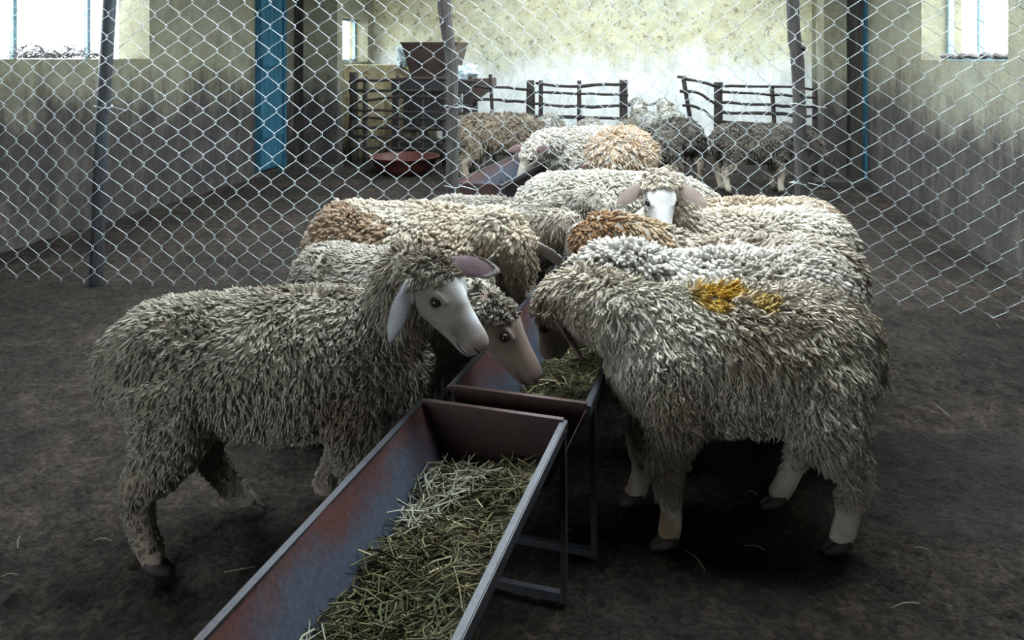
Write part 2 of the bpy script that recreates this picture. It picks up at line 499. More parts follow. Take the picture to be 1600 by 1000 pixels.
def make_locks(P, N, L, R, droop, curl, colors, r, prof, clump=0.55, nclump=9, sides=3, flow_scale=9.0, back=(-0.35, 0, 0)):
    """wool staples: tapered bent locks on points P with normals N"""
    n = len(P); rings = 3
    down = np.array([0, 0, -1.0])[None] + np.array(back)[None]
    tang = down - (down * N).sum(1, keepdims=True) * N
    tang = tang / (np.linalg.norm(tang, axis=1, keepdims=True) + 0.18)
    nz = np.stack([vnoise(P * flow_scale + k * 17.3) - 0.5 for k in range(3)], 1) * 2.4
    nz -= (nz * N).sum(1, keepdims=True) * N
    D = unit(N * 0.38 + tang * droop * 0.85 + nz * 0.42 + r.normal(0, 0.16, (n, 3)))
    tip = P + D * L[:, None] + np.array([0, 0, -1.0]) * (L * droop * 0.22)[:, None]
    # clumping: pull tips together
    nc = max(4, n // nclump)
    cidx = r.choice(n, nc, replace=False)
    near = np.empty(n, dtype=int)
    C = P[cidx]
    for s in range(0, n, 2000):
        d = ((P[s:s + 2000, None, :] - C[None]) ** 2).sum(2)
        near[s:s + 2000] = d.argmin(1)
    ctip = tip[cidx][near]
    pull = clump * np.exp(-((tip - ctip) ** 2).sum(1) / (0.05 ** 2))[:, None]
    tip = tip * (1 - pull) + ctip * pull
    # stay off the hide
    ax = tip - P
    h = (ax * N).sum(1)
    lift = np.maximum(L * 0.18 - h, 0)
    tip = tip + N * lift[:, None]
    ax = tip - P
    side = unit(np.cross(ax, N + 1e-4)); upv = unit(np.cross(side, ax))
    ph = r.uniform(0, 6.28, n)
    V = np.empty((n, rings * sides + 1, 3))
    for i in range(rings):
        s = i / rings * 1.06
        bulge = N * (L * 0.13 * math.sin(math.pi * min(1, s)) )[:, None]
        cw = side * (np.sin(ph + s * 7.0) * curl * L * s)[:, None]
        c = P - N * 0.004 + ax * s + bulge + cw
        for k in range(sides):
            a = 2 * math.pi * k / sides + 0.5 * i
            V[:, i * sides + k] = c + (side * math.cos(a) + upv * math.sin(a)) * (R * prof[i])[:, None]
    V[:, -1] = tip + side * (np.sin(ph + 7.3) * curl * L)[:, None]
    f = []
    for i in range(rings - 1):
        for k in range(sides):
            a, b = i * sides + k, i * sides + (k + 1) % sides
            f += [(a, b, b + sides), (a, b + sides, a + sides)]
    for k in range(sides):
        f.append(((rings - 1) * sides + k, (rings - 1) * sides + (k + 1) % sides, rings * sides))
    f = np.array(f)
    m = rings * sides + 1
    F = (np.arange(n)[:, None, None] * m + f[None]).reshape(-1, 3)
    return V.reshape(-1, 3), F, np.repeat(colors, m, axis=0)

POINTED, ROUND = (0.85, 1.0, 0.72), (0.8, 1.15, 1.1)
SHARP = (0.95, 0.9, 0.5)

def make_sheep(label, loc, heading, s=1.0, poll=None, face_dir=None, face_up=None, ears=None, feet=None,
               wool=(0.55, 0.51, 0.43), wool2=None, n=6000, lock=0.036, rad=0.0048, prof=POINTED, droop=0.75, curl=0.10, clump=0.55,
               face=(0.42, 0.38, 0.33), leg=(0.40, 0.35, 0.28), legwool=0.17, cap=0.045, hooves=True, head_fine=0.007, voxel=0.013,
               patches=(), seed=1, low=1.0, lx=0.88, fat=1.0, ear_in=(0.16, 0.10, 0.10), hk=1.0, muzzle=False, ear_in2=None, group=None, face_marks=(), leg_patch=None, neckcol=None):
    r = np.random.default_rng(seed)
    ch, sh = math.cos(heading), math.sin(heading)
    def to_local(p):   # world point -> sheep frame (unscaled)
        x, y = p[0] - loc[0], p[1] - loc[1]
        return Vector(((x * ch + y * sh) / s, (-x * sh + y * ch) / s, p[2] / s))
    def dir_local(d):
        d = Vector(d).normalized()
        return Vector((d.x * ch + d.y * sh, -d.x * sh + d.y * ch, d.z))
    V, F = [], []
    def add(v, f):
        k = len(V); V.extend(v); F.extend([tuple(i + k for i in q) for q in f])
    # trunk: x, z, half width, half height
    tr = catmull([(-0.475, 0.53, 0.03, 0.05), (-0.45, 0.525, 0.085, 0.11), (-0.37, 0.51, 0.140, 0.150), (-0.22, 0.49, 0.165, 0.172), (-0.02, 0.475, 0.178, 0.188),
                  (0.14, 0.475, 0.168, 0.184), (0.26, 0.485, 0.142, 0.168), (0.35, 0.505, 0.100, 0.125), (0.385, 0.515, 0.04, 0.06)], 26)
    add(*loft([(a[0] * lx, 0, a[1]) for a in tr], [a[2] * fat for a in tr], [a[3] for a in tr], 20))
    # neck
    pl = to_local(poll) if poll else Vector((0.58, 0, 0.72))
    hd = dir_local(face_dir) if face_dir else Vector((0.8, 0, -0.6)).normalized()
    start = Vector((0.22 * lx, 0, 0.53))
    hup = dir_local(face_up) if face_up else Vector((0, 0, 1))
    hup = (hup - hd * hup.dot(hd)).normalized()
    if hup.length < 0.5: hup = Vector((1, 0, 0))
    hlat = hup.cross(hd).normalized()
    nb = pl - hd * 0.02 - hup * 0.015
    span = (nb - start).length
    c1 = start + Vector((0.45 * span, 0, 0.12 * span)); c2 = nb - (hd * 0.35 + (nb - start).normalized() * 0.65).normalized() * 0.3 * span
    pts, rw, rh = [], [], []
    for k in range(13):
        t = k / 12
        p = start * (1 - t) ** 3 + c1 * 3 * t * (1 - t) ** 2 + c2 * 3 * t * t * (1 - t) + nb * t ** 3
        pts.append(p); e = t ** 0.8
        rw.append(0.118 * (1 - e) + 0.064 * e); rh.append(0.135 * (1 - e) + 0.072 * e)
    add(*loft(pts, rw, rh, 16))
    # legs
    feet = feet or {}
    foot_pos = {}
    for key, sy in (('fl', 1), ('fr', -1), ('hl', 1), ('hr', -1)):
        dx, dy = feet.get(key, (0, 0))
        if key[0] == 'f':
            st = [(0.20, 0.085, 0.47, 0.085), (0.205, 0.100, 0.36, 0.072), (0.225, 0.098, 0.27, 0.052), (0.235, 0.095, 0.195, 0.041), (0.222, 0.093, 0.12, 0.030), (0.222, 0.093, 0.065, 0.032), (0.238, 0.093, 0.026, 0.030)]
        else:
            st = [(-0.30, 0.080, 0.48, 0.115), (-0.285, 0.105, 0.37, 0.095), (-0.335, 0.108, 0.275, 0.066), (-0.392, 0.103, 0.205, 0.045), (-0.382, 0.10, 0.12, 0.033), (-0.368, 0.10, 0.065, 0.032), (-0.348, 0.10, 0.026, 0.030)]
        q = []
        for (x, y, z, rr) in st:
            w = max(0, (0.48 - z) / 0.45) ** 1.1
            q.append((x * lx + dx * w, sy * y + dy * w, z, rr))
        q = catmull(q, 18)
        add(*loft([a[:3] for a in q], [a[3] * 0.92 for a in q], [a[3] * 1.08 for a in q], 12, up=(1, 0, 0)))
        foot_pos[key] = Vector((q[-1][0], q[-1][1], 0))
    # tail
    add(*loft([(-0.45 * lx, 0, 0.58), (-0.485 * lx, 0, 0.54), (-0.50 * lx, 0, 0.46), (-0.50 * lx, 0, 0.38)], [0.035, 0.04, 0.035, 0.02], [0.03, 0.03, 0.025, 0.015], 8, up=(1, 0, 0)))
    Pb, Tb, Qb = remesh(V, F, voxel)
    # head, finer
    V, F = [], []
    hs = catmull([(-0.055, -0.010, 0.032, 0.036), (-0.03, -0.008, 0.060, 0.064), (0.02, -0.004, 0.066, 0.074), (0.065, -0.003, 0.066, 0.075), (0.105, -0.002, 0.054, 0.066),
                  (0.145, 0.002, 0.042, 0.052), (0.185, 0.005, 0.036, 0.040), (0.215, 0.004, 0.036, 0.034), (0.236, 0.001, 0.031, 0.027), (0.247, -0.001, 0.016, 0.014)], 26) * np.array((hk, hk, hk, hk))
    def hp(t, lat, up): return pl + hd * t + hlat * lat + hup * up
    add(*loft([hp(a[0], 0, a[1]) for a in hs], [a[2] for a in hs], [a[3] for a in hs], 20, up=hup))
    # lower jaw and chin, then brow ridges
    add(*loft([hp(t * hk, 0, u_ * hk) for t, u_ in ((0.03, -0.040), (0.10, -0.046), (0.16, -0.041), (0.205, -0.035), (0.228, -0.030), (0.236, -0.027))],
              [x * hk for x in (0.043, 0.036, 0.026, 0.025, 0.022, 0.011)], [x * hk for x in (0.035, 0.028, 0.020, 0.017, 0.014, 0.007)], 14, up=hup))
    for sgn in (1, -1):
        add(*loft([hp(0.050 * hk, sgn * 0.050 * hk, 0.045 * hk), hp(0.078 * hk, sgn * 0.050 * hk, 0.047 * hk), hp(0.108 * hk, sgn * 0.042 * hk, 0.042 * hk)], [0.006, 0.009, 0.006], [0.006, 0.009, 0.006], 8))
    ear_axes = []
    ears = ears or ((0.35, 0.9, -0.35), (0.35, -0.9, -0.35))
    for sgn, e in zip((1, -1), ears):
        if len(e) == 3 and isinstance(e, tuple) and e and not isinstance(e[0], str):
            d = dir_local(e) if face_dir else Vector(e).normalized()
        base = hp(0.0, sgn * 0.058 * hk, 0.022 * hk)
        want = hd * 0.35 + hup * 0.75           # the hollow of the ear looks this way
        nrm = (want - d * want.dot(d)).normalized()
        droop_v = Vector((0, 0, -0.012))
        es = [(0.0, 0.018, 0.014), (0.035, 0.026, 0.010), (0.075, 0.034, 0.0075), (0.115, 0.027, 0.0065), (0.142, 0.014, 0.006), (0.152, 0.005, 0.004)]
        es = catmull(es, 12)
        add(*loft([base + d * a[0] + droop_v * (a[0] / 0.15) ** 2 for a in es], [a[1] for a in es], [a[2] for a in es], 12, up=nrm))
        ear_axes.append((base, d, nrm))
    Ph, Th, Qh = remesh(V, F, head_fine, 4)
    # head-frame coordinates
    hdn, hln, hun = (np.array(x) for x in (hd, hlat, hup))
    rel = Ph - np.array(pl)
    ht, hl, hu = rel @ hdn, rel @ hln, rel @ hun
    ht, hl, hu = ht / hk, hl / hk, hu / hk
    # the slit between muzzle and chin
    mouth = np.exp(-((hu + 0.021) / 0.0035) ** 2) * np.clip((ht - 0.15) / 0.03, 0, 1)
    inward = unit(-(hl[:, None] * hln + 0.3 * (hu[:, None] + 0.004) * hun))
    Ph = Ph + inward * (mouth * 0.005)[:, None]
    # colours of bare skin
    cf = np.tile(np.array(face), (len(Ph), 1))
    nzv = vnoise(Ph * 28 + seed)[:, None]
    cf = cf * (0.82 + 0.36 * nzv)
    for (t0, l0, u0, rad_, colr) in face_marks:
        w = np.exp(-(((ht - t0) ** 2 + (hl - l0) ** 2 + (hu - u0) ** 2) / rad_ ** 2))[:, None]
        cf = cf * (1 - w) + np.array(colr) * w
    nosew = (np.clip((ht - 0.212) / 0.016, 0, 1) * np.clip((hu + 0.016) / 0.010, 0, 1))[:, None] * 0.85
    cf = cf * (1 - nosew) + np.array((0.15, 0.10, 0.095)) * nosew
    for sgn in (1, -1):           # dark lids
        w = np.exp(-(((ht - 0.086) / 0.020) ** 2 + ((hl - sgn * 0.066) / 0.025) ** 2 + ((hu - 0.024) / 0.013) ** 2))[:, None] * 0.8
        cf = cf * (1 - w) + np.array((0.06, 0.045, 0.04)) * w
    is_ear = np.zeros(len(Ph), bool)
    for (b, d, nrm), sgn in zip(ear_axes, (1, -1)):
        q = Ph - np.array(b); along = q @ np.array(d)
        ear = (along > 0.012) & (along < 0.17) & (sgn * hl > 0.03) & (np.linalg.norm(q - along[:, None] * np.array(d), axis=1) < 0.046) & ((hl / 0.074) ** 2 + (hu / 0.078) ** 2 + np.where(ht > 0, 0, 0) > 1.12)
        is_ear |= ear
        nn = np.array(nrm)
        # concave front face is bare and dark
        front = (q @ nn) > 0.0005 - 0.012 * 0
        cf[ear & front] = np.array(ear_in2 if (ear_in2 is not None and sgn < 0) else ear_in)
        Ph[ear & front] -= nn * 0.004
    # colours of legs
    cb = np.tile(np.array(leg), (len(Pb), 1)) * (0.75 + 0.5 * vnoise(Pb * 22 + seed))[:, None]
    if leg_patch is not None:
        w = np.clip((vnoise(Pb * 14 + 5) - 0.5) * 6, 0, 1)[:, None]
        cb = cb * (1 - w) + np.array(leg_patch) * w
    up_leg = Pb[:, 2] > 0.30
    cb[up_leg] = (np.array(wool) + np.array(wool2 if wool2 is not None else wool)) * 0.34
    nb_ = len(Pb)
    allP = np.vstack([Pb, Ph])
    faces = [q for q in Qb] + [tuple(i + nb_ for i in q) for q in Qh]
    me = bpy.data.meshes.new('sheep'); me.from_pydata((allP * s).tolist(), [], faces)
    me.polygons.foreach_set('use_smooth', [True] * len(me.polygons))
    a = me.color_attributes.new('Col', 'FLOAT_COLOR', 'POINT')
    a.data.foreach_set('color', np.hstack([np.clip(np.vstack([cb, cf]), 0, 1), np.ones((len(allP), 1))]).astype(np.float32).ravel())
    me.materials.append(M_SKIN)
    o = link(bpy.data.objects.new('sheep', me))
    o.location = (loc[0], loc[1], 0); o.rotation_euler = (0, 0, heading)
    tag(o, label, 'sheep', group)
    # eyes, nostrils and the line of the mouth
    for sgn in (1, -1):
        c = hp(0.086 * hk, sgn * 0.0545 * hk, 0.030 * hk) * s
        bm = bmesh.new(); bmesh.ops.create_icosphere(bm, subdivisions=2, radius=0.0150 * hk * s, matrix=Matrix.Translation(c))
        em = bpy.data.meshes.new('eye'); bm.to_mesh(em); bm.free()
        em.polygons.foreach_set('use_smooth', [True] * len(em.polygons)); em.materials.append(M_EYE)
        e = link(bpy.data.objects.new('eye', em)); e.parent = o
        if muzzle:
            pts = [hp(t * hk, sgn * l_ * hk, u_ * hk) * s for t, l_, u_ in ((0.2470, 0.008, 0.000), (0.2420, 0.017, 0.008), (0.2330, 0.0255, 0.014), (0.2240, 0.0300, 0.0135))]
            v, f = loft(catmull(pts, 7), [x * s * hk for x in (0.0022, 0.004, 0.0048, 0.0048, 0.0042, 0.003, 0.0015)], [x * s * hk for x in (0.003, 0.004, 0.0048, 0.0048, 0.004, 0.003, 0.0015)], 8)
            mesh_obj('nostril', v, f, M_NOSTRIL, o, True)
            pts = [hp(t * hk, sgn * l_ * hk, u_ * hk) * s for t, l_, u_ in ((0.2435, 0.002, -0.020), (0.238, 0.020, -0.020), (0.225, 0.0280, -0.0215), (0.212, 0.0315, -0.0215), (0.198, 0.0325, -0.020), (0.186, 0.0335, -0.017))]
            v, f = loft(catmull(pts, 12), 0.0018 * s * hk, 0.0018 * s * hk, 6)
            mesh_obj('mouth_line', v, f, M_NOSTRIL, o, True)
    # cloven hooves
    if hooves:
        for key, fp in foot_pos.items():
            hb = MB()
            for sg in (1, -1):
                v, f = loft([(fp.x - 0.026, fp.y + sg * 0.013, 0.036), (fp.x - 0.004, fp.y + sg * 0.014, 0.026), (fp.x + 0.022, fp.y + sg * 0.012, 0.014), (fp.x + 0.040, fp.y + sg * 0.008, 0.006)],
                            [0.013, 0.0145, 0.012, 0.005], [0.014, 0.017, 0.012, 0.005], 10)
                v = [(x * s, y * s, max(z, 0.0005) * s) for x, y, z in v]
                hb.add(v, f)
            hb.build('hoof', M_HOOF, o, True)
    # ---------------- fleece
    def sample(P, Tt, k, weight):
        a, b, c = P[Tt[:, 0]], P[Tt[:, 1]], P[Tt[:, 2]]
        nr = np.cross(b - a, c - a); ar = np.linalg.norm(nr, axis=1)
        cen = (a + b + c) / 3
        w = ar * weight(cen); w = w / w.sum()
        i = r.choice(len(Tt), k, p=w)
        u1, u2 = r.random(k), r.random(k); fl = u1 + u2 > 1; u1[fl] = 1 - u1[fl]; u2[fl] = 1 - u2[fl]
        p = a[i] + (b - a)[i] * u1[:, None] + (c - a)[i] * u2[:, None]
        return p, nr[i] / np.maximum(ar[i], 1e-12)[:, None]
    def wb(c):
        z = c[:, 2]
        w = np.clip((z - legwool) / 0.03, 0, 1)
        w = w * np.where(z < 0.31, 1.3, 1.0) * np.where(z < 0.46, low, 1.0)
        return w + 1e-9
    p, nn = sample(Pb, Tb, n, wb)
    k2 = max(60, int(n * 0.085))
    def wh(c):
        q = c - np.array(pl); t_, l_, u_ = q @ hdn, q @ hln, q @ hun
        t_ = t_ / hk; u2_ = u_ / hk
        edge = np.where(u2_ > 0.0, cap * np.clip(u2_ / 0.055, 0, 1) - 0.008 * (1 - np.clip(u2_ / 0.055, 0, 1)), -0.012)
        return ((t_ < edge) & (t_ > -0.06) & (np.abs(l_) < 0.074 * hk) & (u2_ > -0.045)).astype(float) + 1e-9
    p2, n2 = sample(Ph, Th, k2, wh)
    keep = p[:, 2] > legwool
    p, nn = p[keep], nn[keep]
    L = lock * (0.65 + 0.7 * r.random(len(p))) * (0.75 + 0.5 * vnoise(p * 6 + seed))
    zz = p[:, 2]
    L = L * np.where(zz < 0.33, np.clip(0.50 + (zz - 0.17) * 2.0, 0.45, 0.8), 1.0)
    R = rad * (0.7 + 0.6 * r.random(len(p))) * np.where(zz < 0.30, 0.75, 1.0)
    L2 = lock * 0.8 * (0.6 + 0.8 * r.random(k2)); R2 = rad * 0.8 * (0.7 + 0.6 * r.random(k2))
    P_ = np.vstack([p, p2]); N_ = np.vstack([nn, n2]); L_ = np.concatenate([L, L2]); R_ = np.concatenate([R, R2])
    w1 = np.array(wool); w2 = np.array(wool2 if wool2 is not None else [x * y for x, y in zip(wool, (0.72, 0.66, 0.58))])
    mixv = np.clip((vnoise(P_ * 5 + seed * 3.1) - 0.5) * 2.6 + 0.4 + r.normal(0, 0.22, len(P_)), 0, 1)[:, None]
    C_ = w1 * (1 - mixv) + w2 * mixv
    lowz = np.clip((0.33 - P_[:, 2]) / 0.1, 0, 1)[:, None] * (np.arange(len(P_)) < len(p))[:, None]
    C_ = C_ * (1 - 0.6 * lowz) + np.array(leg) * 0.6 * lowz
    for (cx, cy, cz, rr, colr) in patches:
        d = np.sqrt((((P_ - np.array((cx, cy, cz))) / np.array(rr)) ** 2).sum(1)) + (vnoise(P_ * 25) - 0.5) * 0.9
        w = np.clip((1.05 - d) * 4, 0, 1)[:, None]
        C_ = C_ * (1 - w) + np.array(colr) * w
    C_ = C_ * (0.85 + 0.3 * r.random((len(P_), 1)))
    Vw, Fw, Cw = make_locks(P_, N_, L_, R_, droop, curl, np.clip(C_, 0, 1), r, prof, clump, sides=4 if (prof is ROUND and loc[1] < 5) else 3)
    fo = np_mesh('fleece', Vw * s, Fw, M_WOOL, Cw, o)
    fo['kind'] = 'stuff'
    return o

def gp(x, D, z=0.0):
    """where the photo's column x meets depth D"""
    return ((x - 800) / FPX * D, D, z)

CREAM, WHITE, GREY, TAN = (0.60, 0.56, 0.47), (0.74, 0.72, 0.66), (0.44, 0.42, 0.37), (0.56, 0.45, 0.33)
PI = math.pi
FR = 'sheep crowding the feed trough in front of the wire fence'
BK = 'sheep standing behind the wire fence'

# the two nearest sheep
make_sheep('grey woolly sheep at left turning its white-streaked face to the camera', (-0.605, 2.08), math.radians(7), 1.0, lx=0.93,
    poll=(-0.225, 1.985, 0.738), hk=0.97, muzzle=True, face_dir=(0.63, -0.36, -0.69), face_up=(0.55, -0.5, 0.67), ears=((0.95, 0.10, -0.10), (-0.35, -0.45, -0.85)),
    feet={'hr': (0.02, -0.01), 'hl': (0.20, 0.02), 'fl': (-0.14, 0.06), 'fr': (-0.05, 0.0)},
    wool=(0.44, 0.405, 0.33), wool2=(0.27, 0.225, 0.16), n=27000, lock=0.027, rad=0.0036, curl=0.16, droop=0.8, face=(0.20, 0.185, 0.165), leg=(0.22, 0.185, 0.14), legwool=0.055, cap=0.056,
    head_fine=0.0045, voxel=0.012, seed=11, group=FR, ear_in=(0.13, 0.09, 0.10), ear_in2=(0.40, 0.42, 0.45),
    face_marks=((0.12, -0.045, 0.0, 0.03, (0.24, 0.215, 0.18)), (0.13, -0.015, 0.05, 0.022, (0.105, 0.085, 0.066)), (0.17, -0.035, 0.0, 0.018, (0.11, 0.09, 0.075)), (0.10, 0.025, 0.060, 0.030, (0.50, 0.52, 0.54)), (0.17, 0.015, 0.045, 0.024, (0.46, 0.48, 0.50)), (0.22, -0.02, -0.03, 0.018, (0.40, 0.40, 0.40))))
make_sheep('long-woolled sheep at right with a yellow dye mark on its back', (0.60, 2.14), math.radians(179), 1.0, lx=0.80,
    poll=(0.15, 2.28, 0.585), face_dir=(-0.12, 0.40, -0.72), face_up=(-0.8, 0.1, 0.3), ears=((0.45, -0.35, -0.6), (0.2, 0.8, -0.5)),
    feet={'fl': (0.0, 0.02), 'fr': (0.06, 0.01), 'hl': (0.02, 0.02), 'hr': (0.12, 0.02)},
    wool=(0.70, 0.665, 0.57), wool2=(0.52, 0.445, 0.335), n=24000, lock=0.038, rad=0.0044, curl=0.20, droop=0.95, clump=0.65, face=(0.2, 0.17, 0.14), leg=(0.46, 0.43, 0.37), leg_patch=(0.30, 0.22, 0.14), legwool=0.115,
    seed=12, group=FR, patches=((0.05, 0.04, 0.665, (0.075, 0.055, 0.045), (0.62, 0.40, 0.04)), (-0.075, 0.075, 0.655, (0.03, 0.035, 0.04), (0.54, 0.40, 0.12))))
# left side of the trough
make_sheep('short-woolled brown-faced sheep lowering its head over the trough divider', (-0.40, 2.57), math.radians(-30), 0.98,
    poll=(-0.072, 2.150, 0.590), hk=0.95, muzzle=True, face_dir=(0.60, -0.16, -0.78), face_up=(0.72, -0.3, 0.6), ears=((0.0, 0.9, -0.5), (-0.9, 0.1, -0.25)),
    wool=(0.52, 0.49, 0.42), wool2=(0.40, 0.37, 0.31), n=13000, lock=0.022, rad=0.0038, face=(0.155, 0.115, 0.092), leg=(0.3, 0.24, 0.18), cap=0.060, head_fine=0.0045, seed=13, low=0.6, hooves=False, group=FR, ear_in=(0.2, 0.15, 0.14))
make_sheep('large cream sheep with a brown-stained rump, its grey ear hanging over the trough', (-0.36, 3.05), math.radians(-14), 1.07,
    poll=(0.005, 2.84, 0.61), face_dir=(0.06, 0.30, -0.92), face_up=(0.35, -0.9, 0.2), ears=((0.90, -0.30, -0.50), (-0.7, -0.3, -0.6)),
    wool=(0.70, 0.65, 0.54), wool2=(0.56, 0.48, 0.37), n=12000, lock=0.034, rad=0.0058, prof=ROUND, face=(0.5, 0.43, 0.35), ear_in=(0.3, 0.27, 0.25), cap=0.17, seed=14, low=0.3, hooves=False, group=FR,
    patches=((-0.40, -0.1, 0.62, (0.16, 0.12, 0.09), (0.34, 0.24, 0.15)), (-0.18, -0.14, 0.6, (0.12, 0.07, 0.06), (0.38, 0.27, 0.18))))
make_sheep('grey-brown sheep squeezed in behind the large cream sheep, only its back showing', (-0.20, 3.385), math.radians(-24), 0.92, fat=0.88,
    poll=(0.27, 3.10, 0.585), face_dir=(0.12, -0.10, -0.80), wool=(0.50, 0.46, 0.38), wool2=(0.26, 0.22, 0.17), n=6000, lock=0.024, rad=0.0042, prof=SHARP, seed=15, low=0.2, hooves=False, group=FR)
make_sheep('dark grey sheep with upright pointed locks, nearest the middle wooden post', (-0.07, 3.715), math.radians(-23), 0.93, fat=0.88,
    poll=(0.42, 3.43, 0.62), face_dir=(0.12, -0.10, -0.80), wool=(0.60, 0.57, 0.50), wool2=(0.27, 0.24, 0.20), n=8500, lock=0.026, rad=0.0042, prof=SHARP, droop=0.6, seed=16, low=0.2, hooves=False, group=FR)
# far end of the trough
make_sheep('pale sheep with its rump to the fence, behind the sheep with the white face', (0.50, 3.99), math.radians(0), 1.06,
    poll=(1.03, 4.02, 0.53), face_dir=(0.45, 0.0, -0.8), wool=(0.72, 0.70, 0.63), wool2=(0.58, 0.54, 0.45), n=8500, lock=0.026, rad=0.005, prof=ROUND, seed=17, low=0.3, hooves=False, group=FR)
make_sheep('white-faced sheep lifting its head to look straight at the camera', (0.99, 3.225), math.radians(178), 0.99,
    muzzle=True, poll=(0.598, 3.13, 0.775), face_dir=(-0.02, -0.55, -0.80), face_up=(0.0, -0.75, 0.6), ears=((0.75, -0.35, -0.40), (-0.85, -0.3, -0.48)),
    wool=(0.74, 0.71, 0.62), wool2=(0.60, 0.54, 0.44), n=9500, lock=0.032, rad=0.0062, prof=ROUND, face=(0.58, 0.59, 0.59), ear_in=(0.30, 0.24, 0.21), cap=0.030, head_fine=0.0055, seed=18, low=0.3, hooves=False, group=FR)
make_sheep('tan sheep farthest right by the fence, only its rump showing', (1.12, 3.575), math.radians(181), 0.97,
    poll=(0.79, 3.60, 0.62), face_dir=(-0.6, 0.0, -0.25), wool=(0.64, 0.58, 0.48), wool2=(0.52, 0.43, 0.32), n=5000, lock=0.026, rad=0.005, prof=ROUND, seed=19, low=0.3, hooves=False, group=FR)
make_sheep('grey-tan sheep with a brown neck and brown hind leg at the right', (0.89, 2.872), math.radians(179), 0.95, fat=0.95,
    poll=(0.285, 2.84, 0.625), face_dir=(-0.05, -0.10, -0.85), wool=(0.60, 0.56, 0.48), wool2=(0.45, 0.39, 0.31), n=9500, lock=0.028, rad=0.0052, prof=ROUND, leg=(0.13, 0.08, 0.05), legwool=0.06,
    seed=20, low=0.5, group=FR, patches=((0.60, 0.02, 0.64, (0.27, 0.22, 0.20), (0.34, 0.20, 0.10)), (0.42, 0.02, 0.68, (0.10, 0.16, 0.10), (0.50, 0.38, 0.25))))
make_sheep('white sheep with knobbly curls between the dyed sheep and the brown-necked one', (0.73, 2.52), math.radians(181), 0.99, lx=0.80,
    poll=(0.24, 2.55, 0.575), face_dir=(-0.08, 0.05, -0.85), wool=(0.76, 0.75, 0.70), wool2=(0.52, 0.48, 0.42), n=9500, lock=0.034, rad=0.0068, prof=ROUND, droop=0.5, clump=0.7, leg=(0.42, 0.36, 0.28), seed=21, low=0.4, group=FR)

# behind the fence
make_sheep('brownish sheep seen from behind, left of the others beyond the fence', (-0.14, 7.98), math.radians(12), 1.08,
    poll=(0.34, 7.99, 0.5), face_dir=(0.5, -0.3, -0.7), wool=(0.36, 0.30, 0.21), wool2=(0.25, 0.20, 0.135), n=2600, lock=0.045, rad=0.009, prof=SHARP, leg=(0.32, 0.27, 0.2), seed=31, low=0.7, voxel=0.016, head_fine=0.010, group=BK)
make_sheep('small pale sheep half hidden at the left edge of the far group', (-0.43, 8.62), math.radians(85), 0.88,
    poll=(-0.42, 8.98, 0.5), face_dir=(0, 0.6, -0.7), wool=(0.52, 0.5, 0.44), n=1400, lock=0.04, rad=0.010, seed=32, low=0.7, voxel=0.017, head_fine=0.011, group=BK)
make_sheep('pale grey sheep behind the brownish one, its round back against the rails', (0.42, 8.57), math.radians(85), 0.98, lx=0.76,
    poll=(0.44, 8.83, 0.60), face_dir=(0.75, 0.10, -0.5), wool=(0.50, 0.50, 0.45), n=1500, lock=0.04, rad=0.010, seed=33, low=0.7, voxel=0.017, head_fine=0.011, group=BK)
make_sheep('round-backed grey sheep in the middle of the far group', (0.82, 8.08), math.radians(80), 0.97,
    poll=(0.90, 8.5, 0.45), face_dir=(0.1, 0.5, -0.8), wool=(0.52, 0.51, 0.46), n=1600, lock=0.04, rad=0.010, seed=34, low=0.7, voxel=0.017, head_fine=0.011, group=BK)
make_sheep('darker grey sheep between the round-backed grey sheep and the dark ones', (1.24, 8.15), math.radians(88), 0.95,
    poll=(1.25, 8.55, 0.45), face_dir=(0.1, 0.5, -0.8), wool=(0.36, 0.35, 0.30), n=1500, lock=0.04, rad=0.010, seed=35, low=0.7, voxel=0.017, head_fine=0.011, group=BK)
make_sheep('dark brown sheep seen from behind, right of the tan rump', (1.40, 7.35), math.radians(82), 0.98,
    poll=(1.45, 7.75, 0.45), face_dir=(0.1, 0.5, -0.8), face=(0.13, 0.11, 0.09), wool=(0.18, 0.165, 0.135), wool2=(0.13, 0.115, 0.09), n=1800, lock=0.042, rad=0.009, leg=(0.3, 0.25, 0.18), seed=36, low=0.7, voxel=0.016, head_fine=0.011, group=BK)
make_sheep('dark sheep with its rump to us, left of the broadside dark sheep', (1.74, 7.99), math.radians(95), 1.0,
    poll=(1.72, 8.40, 0.47), face_dir=(-0.1, 0.5, -0.8), face=(0.13, 0.11, 0.09), wool=(0.15, 0.135, 0.11), wool2=(0.11, 0.095, 0.075), n=1800, lock=0.042, rad=0.009, leg=(0.3, 0.25, 0.18), seed=37, low=0.7, voxel=0.016, head_fine=0.011, group=BK)
make_sheep('dark brown sheep standing broadside beside the right wooden fence post', (2.36, 7.40), math.radians(4), 1.0,
    poll=(2.90, 7.45, 0.52), face_dir=(0.6, 0, -0.75), face=(0.13, 0.11, 0.09), wool=(0.17, 0.15, 0.12), wool2=(0.11, 0.095, 0.075), n=3000, lock=0.045, rad=0.009, prof=SHARP, leg=(0.40, 0.35, 0.27), seed=38, low=0.7, voxel=0.015, head_fine=0.010, group=BK)
make_sheep('pale sheep inside the rail pen, left one of the two', (1.62, 9.45), math.radians(90), 0.98, wool=(0.5, 0.5, 0.45), n=1000, lock=0.04, rad=0.011, seed=39, low=0.7, voxel=0.018, head_fine=0.012, hooves=False, group=BK)
make_sheep('pale sheep inside the rail pen, right one of the two', (1.98, 9.55), math.radians(90), 0.97, wool=(0.5, 0.5, 0.44), n=1000, lock=0.04, rad=0.011, seed=40, low=0.7, voxel=0.018, head_fine=0.012, hooves=False, group=BK)
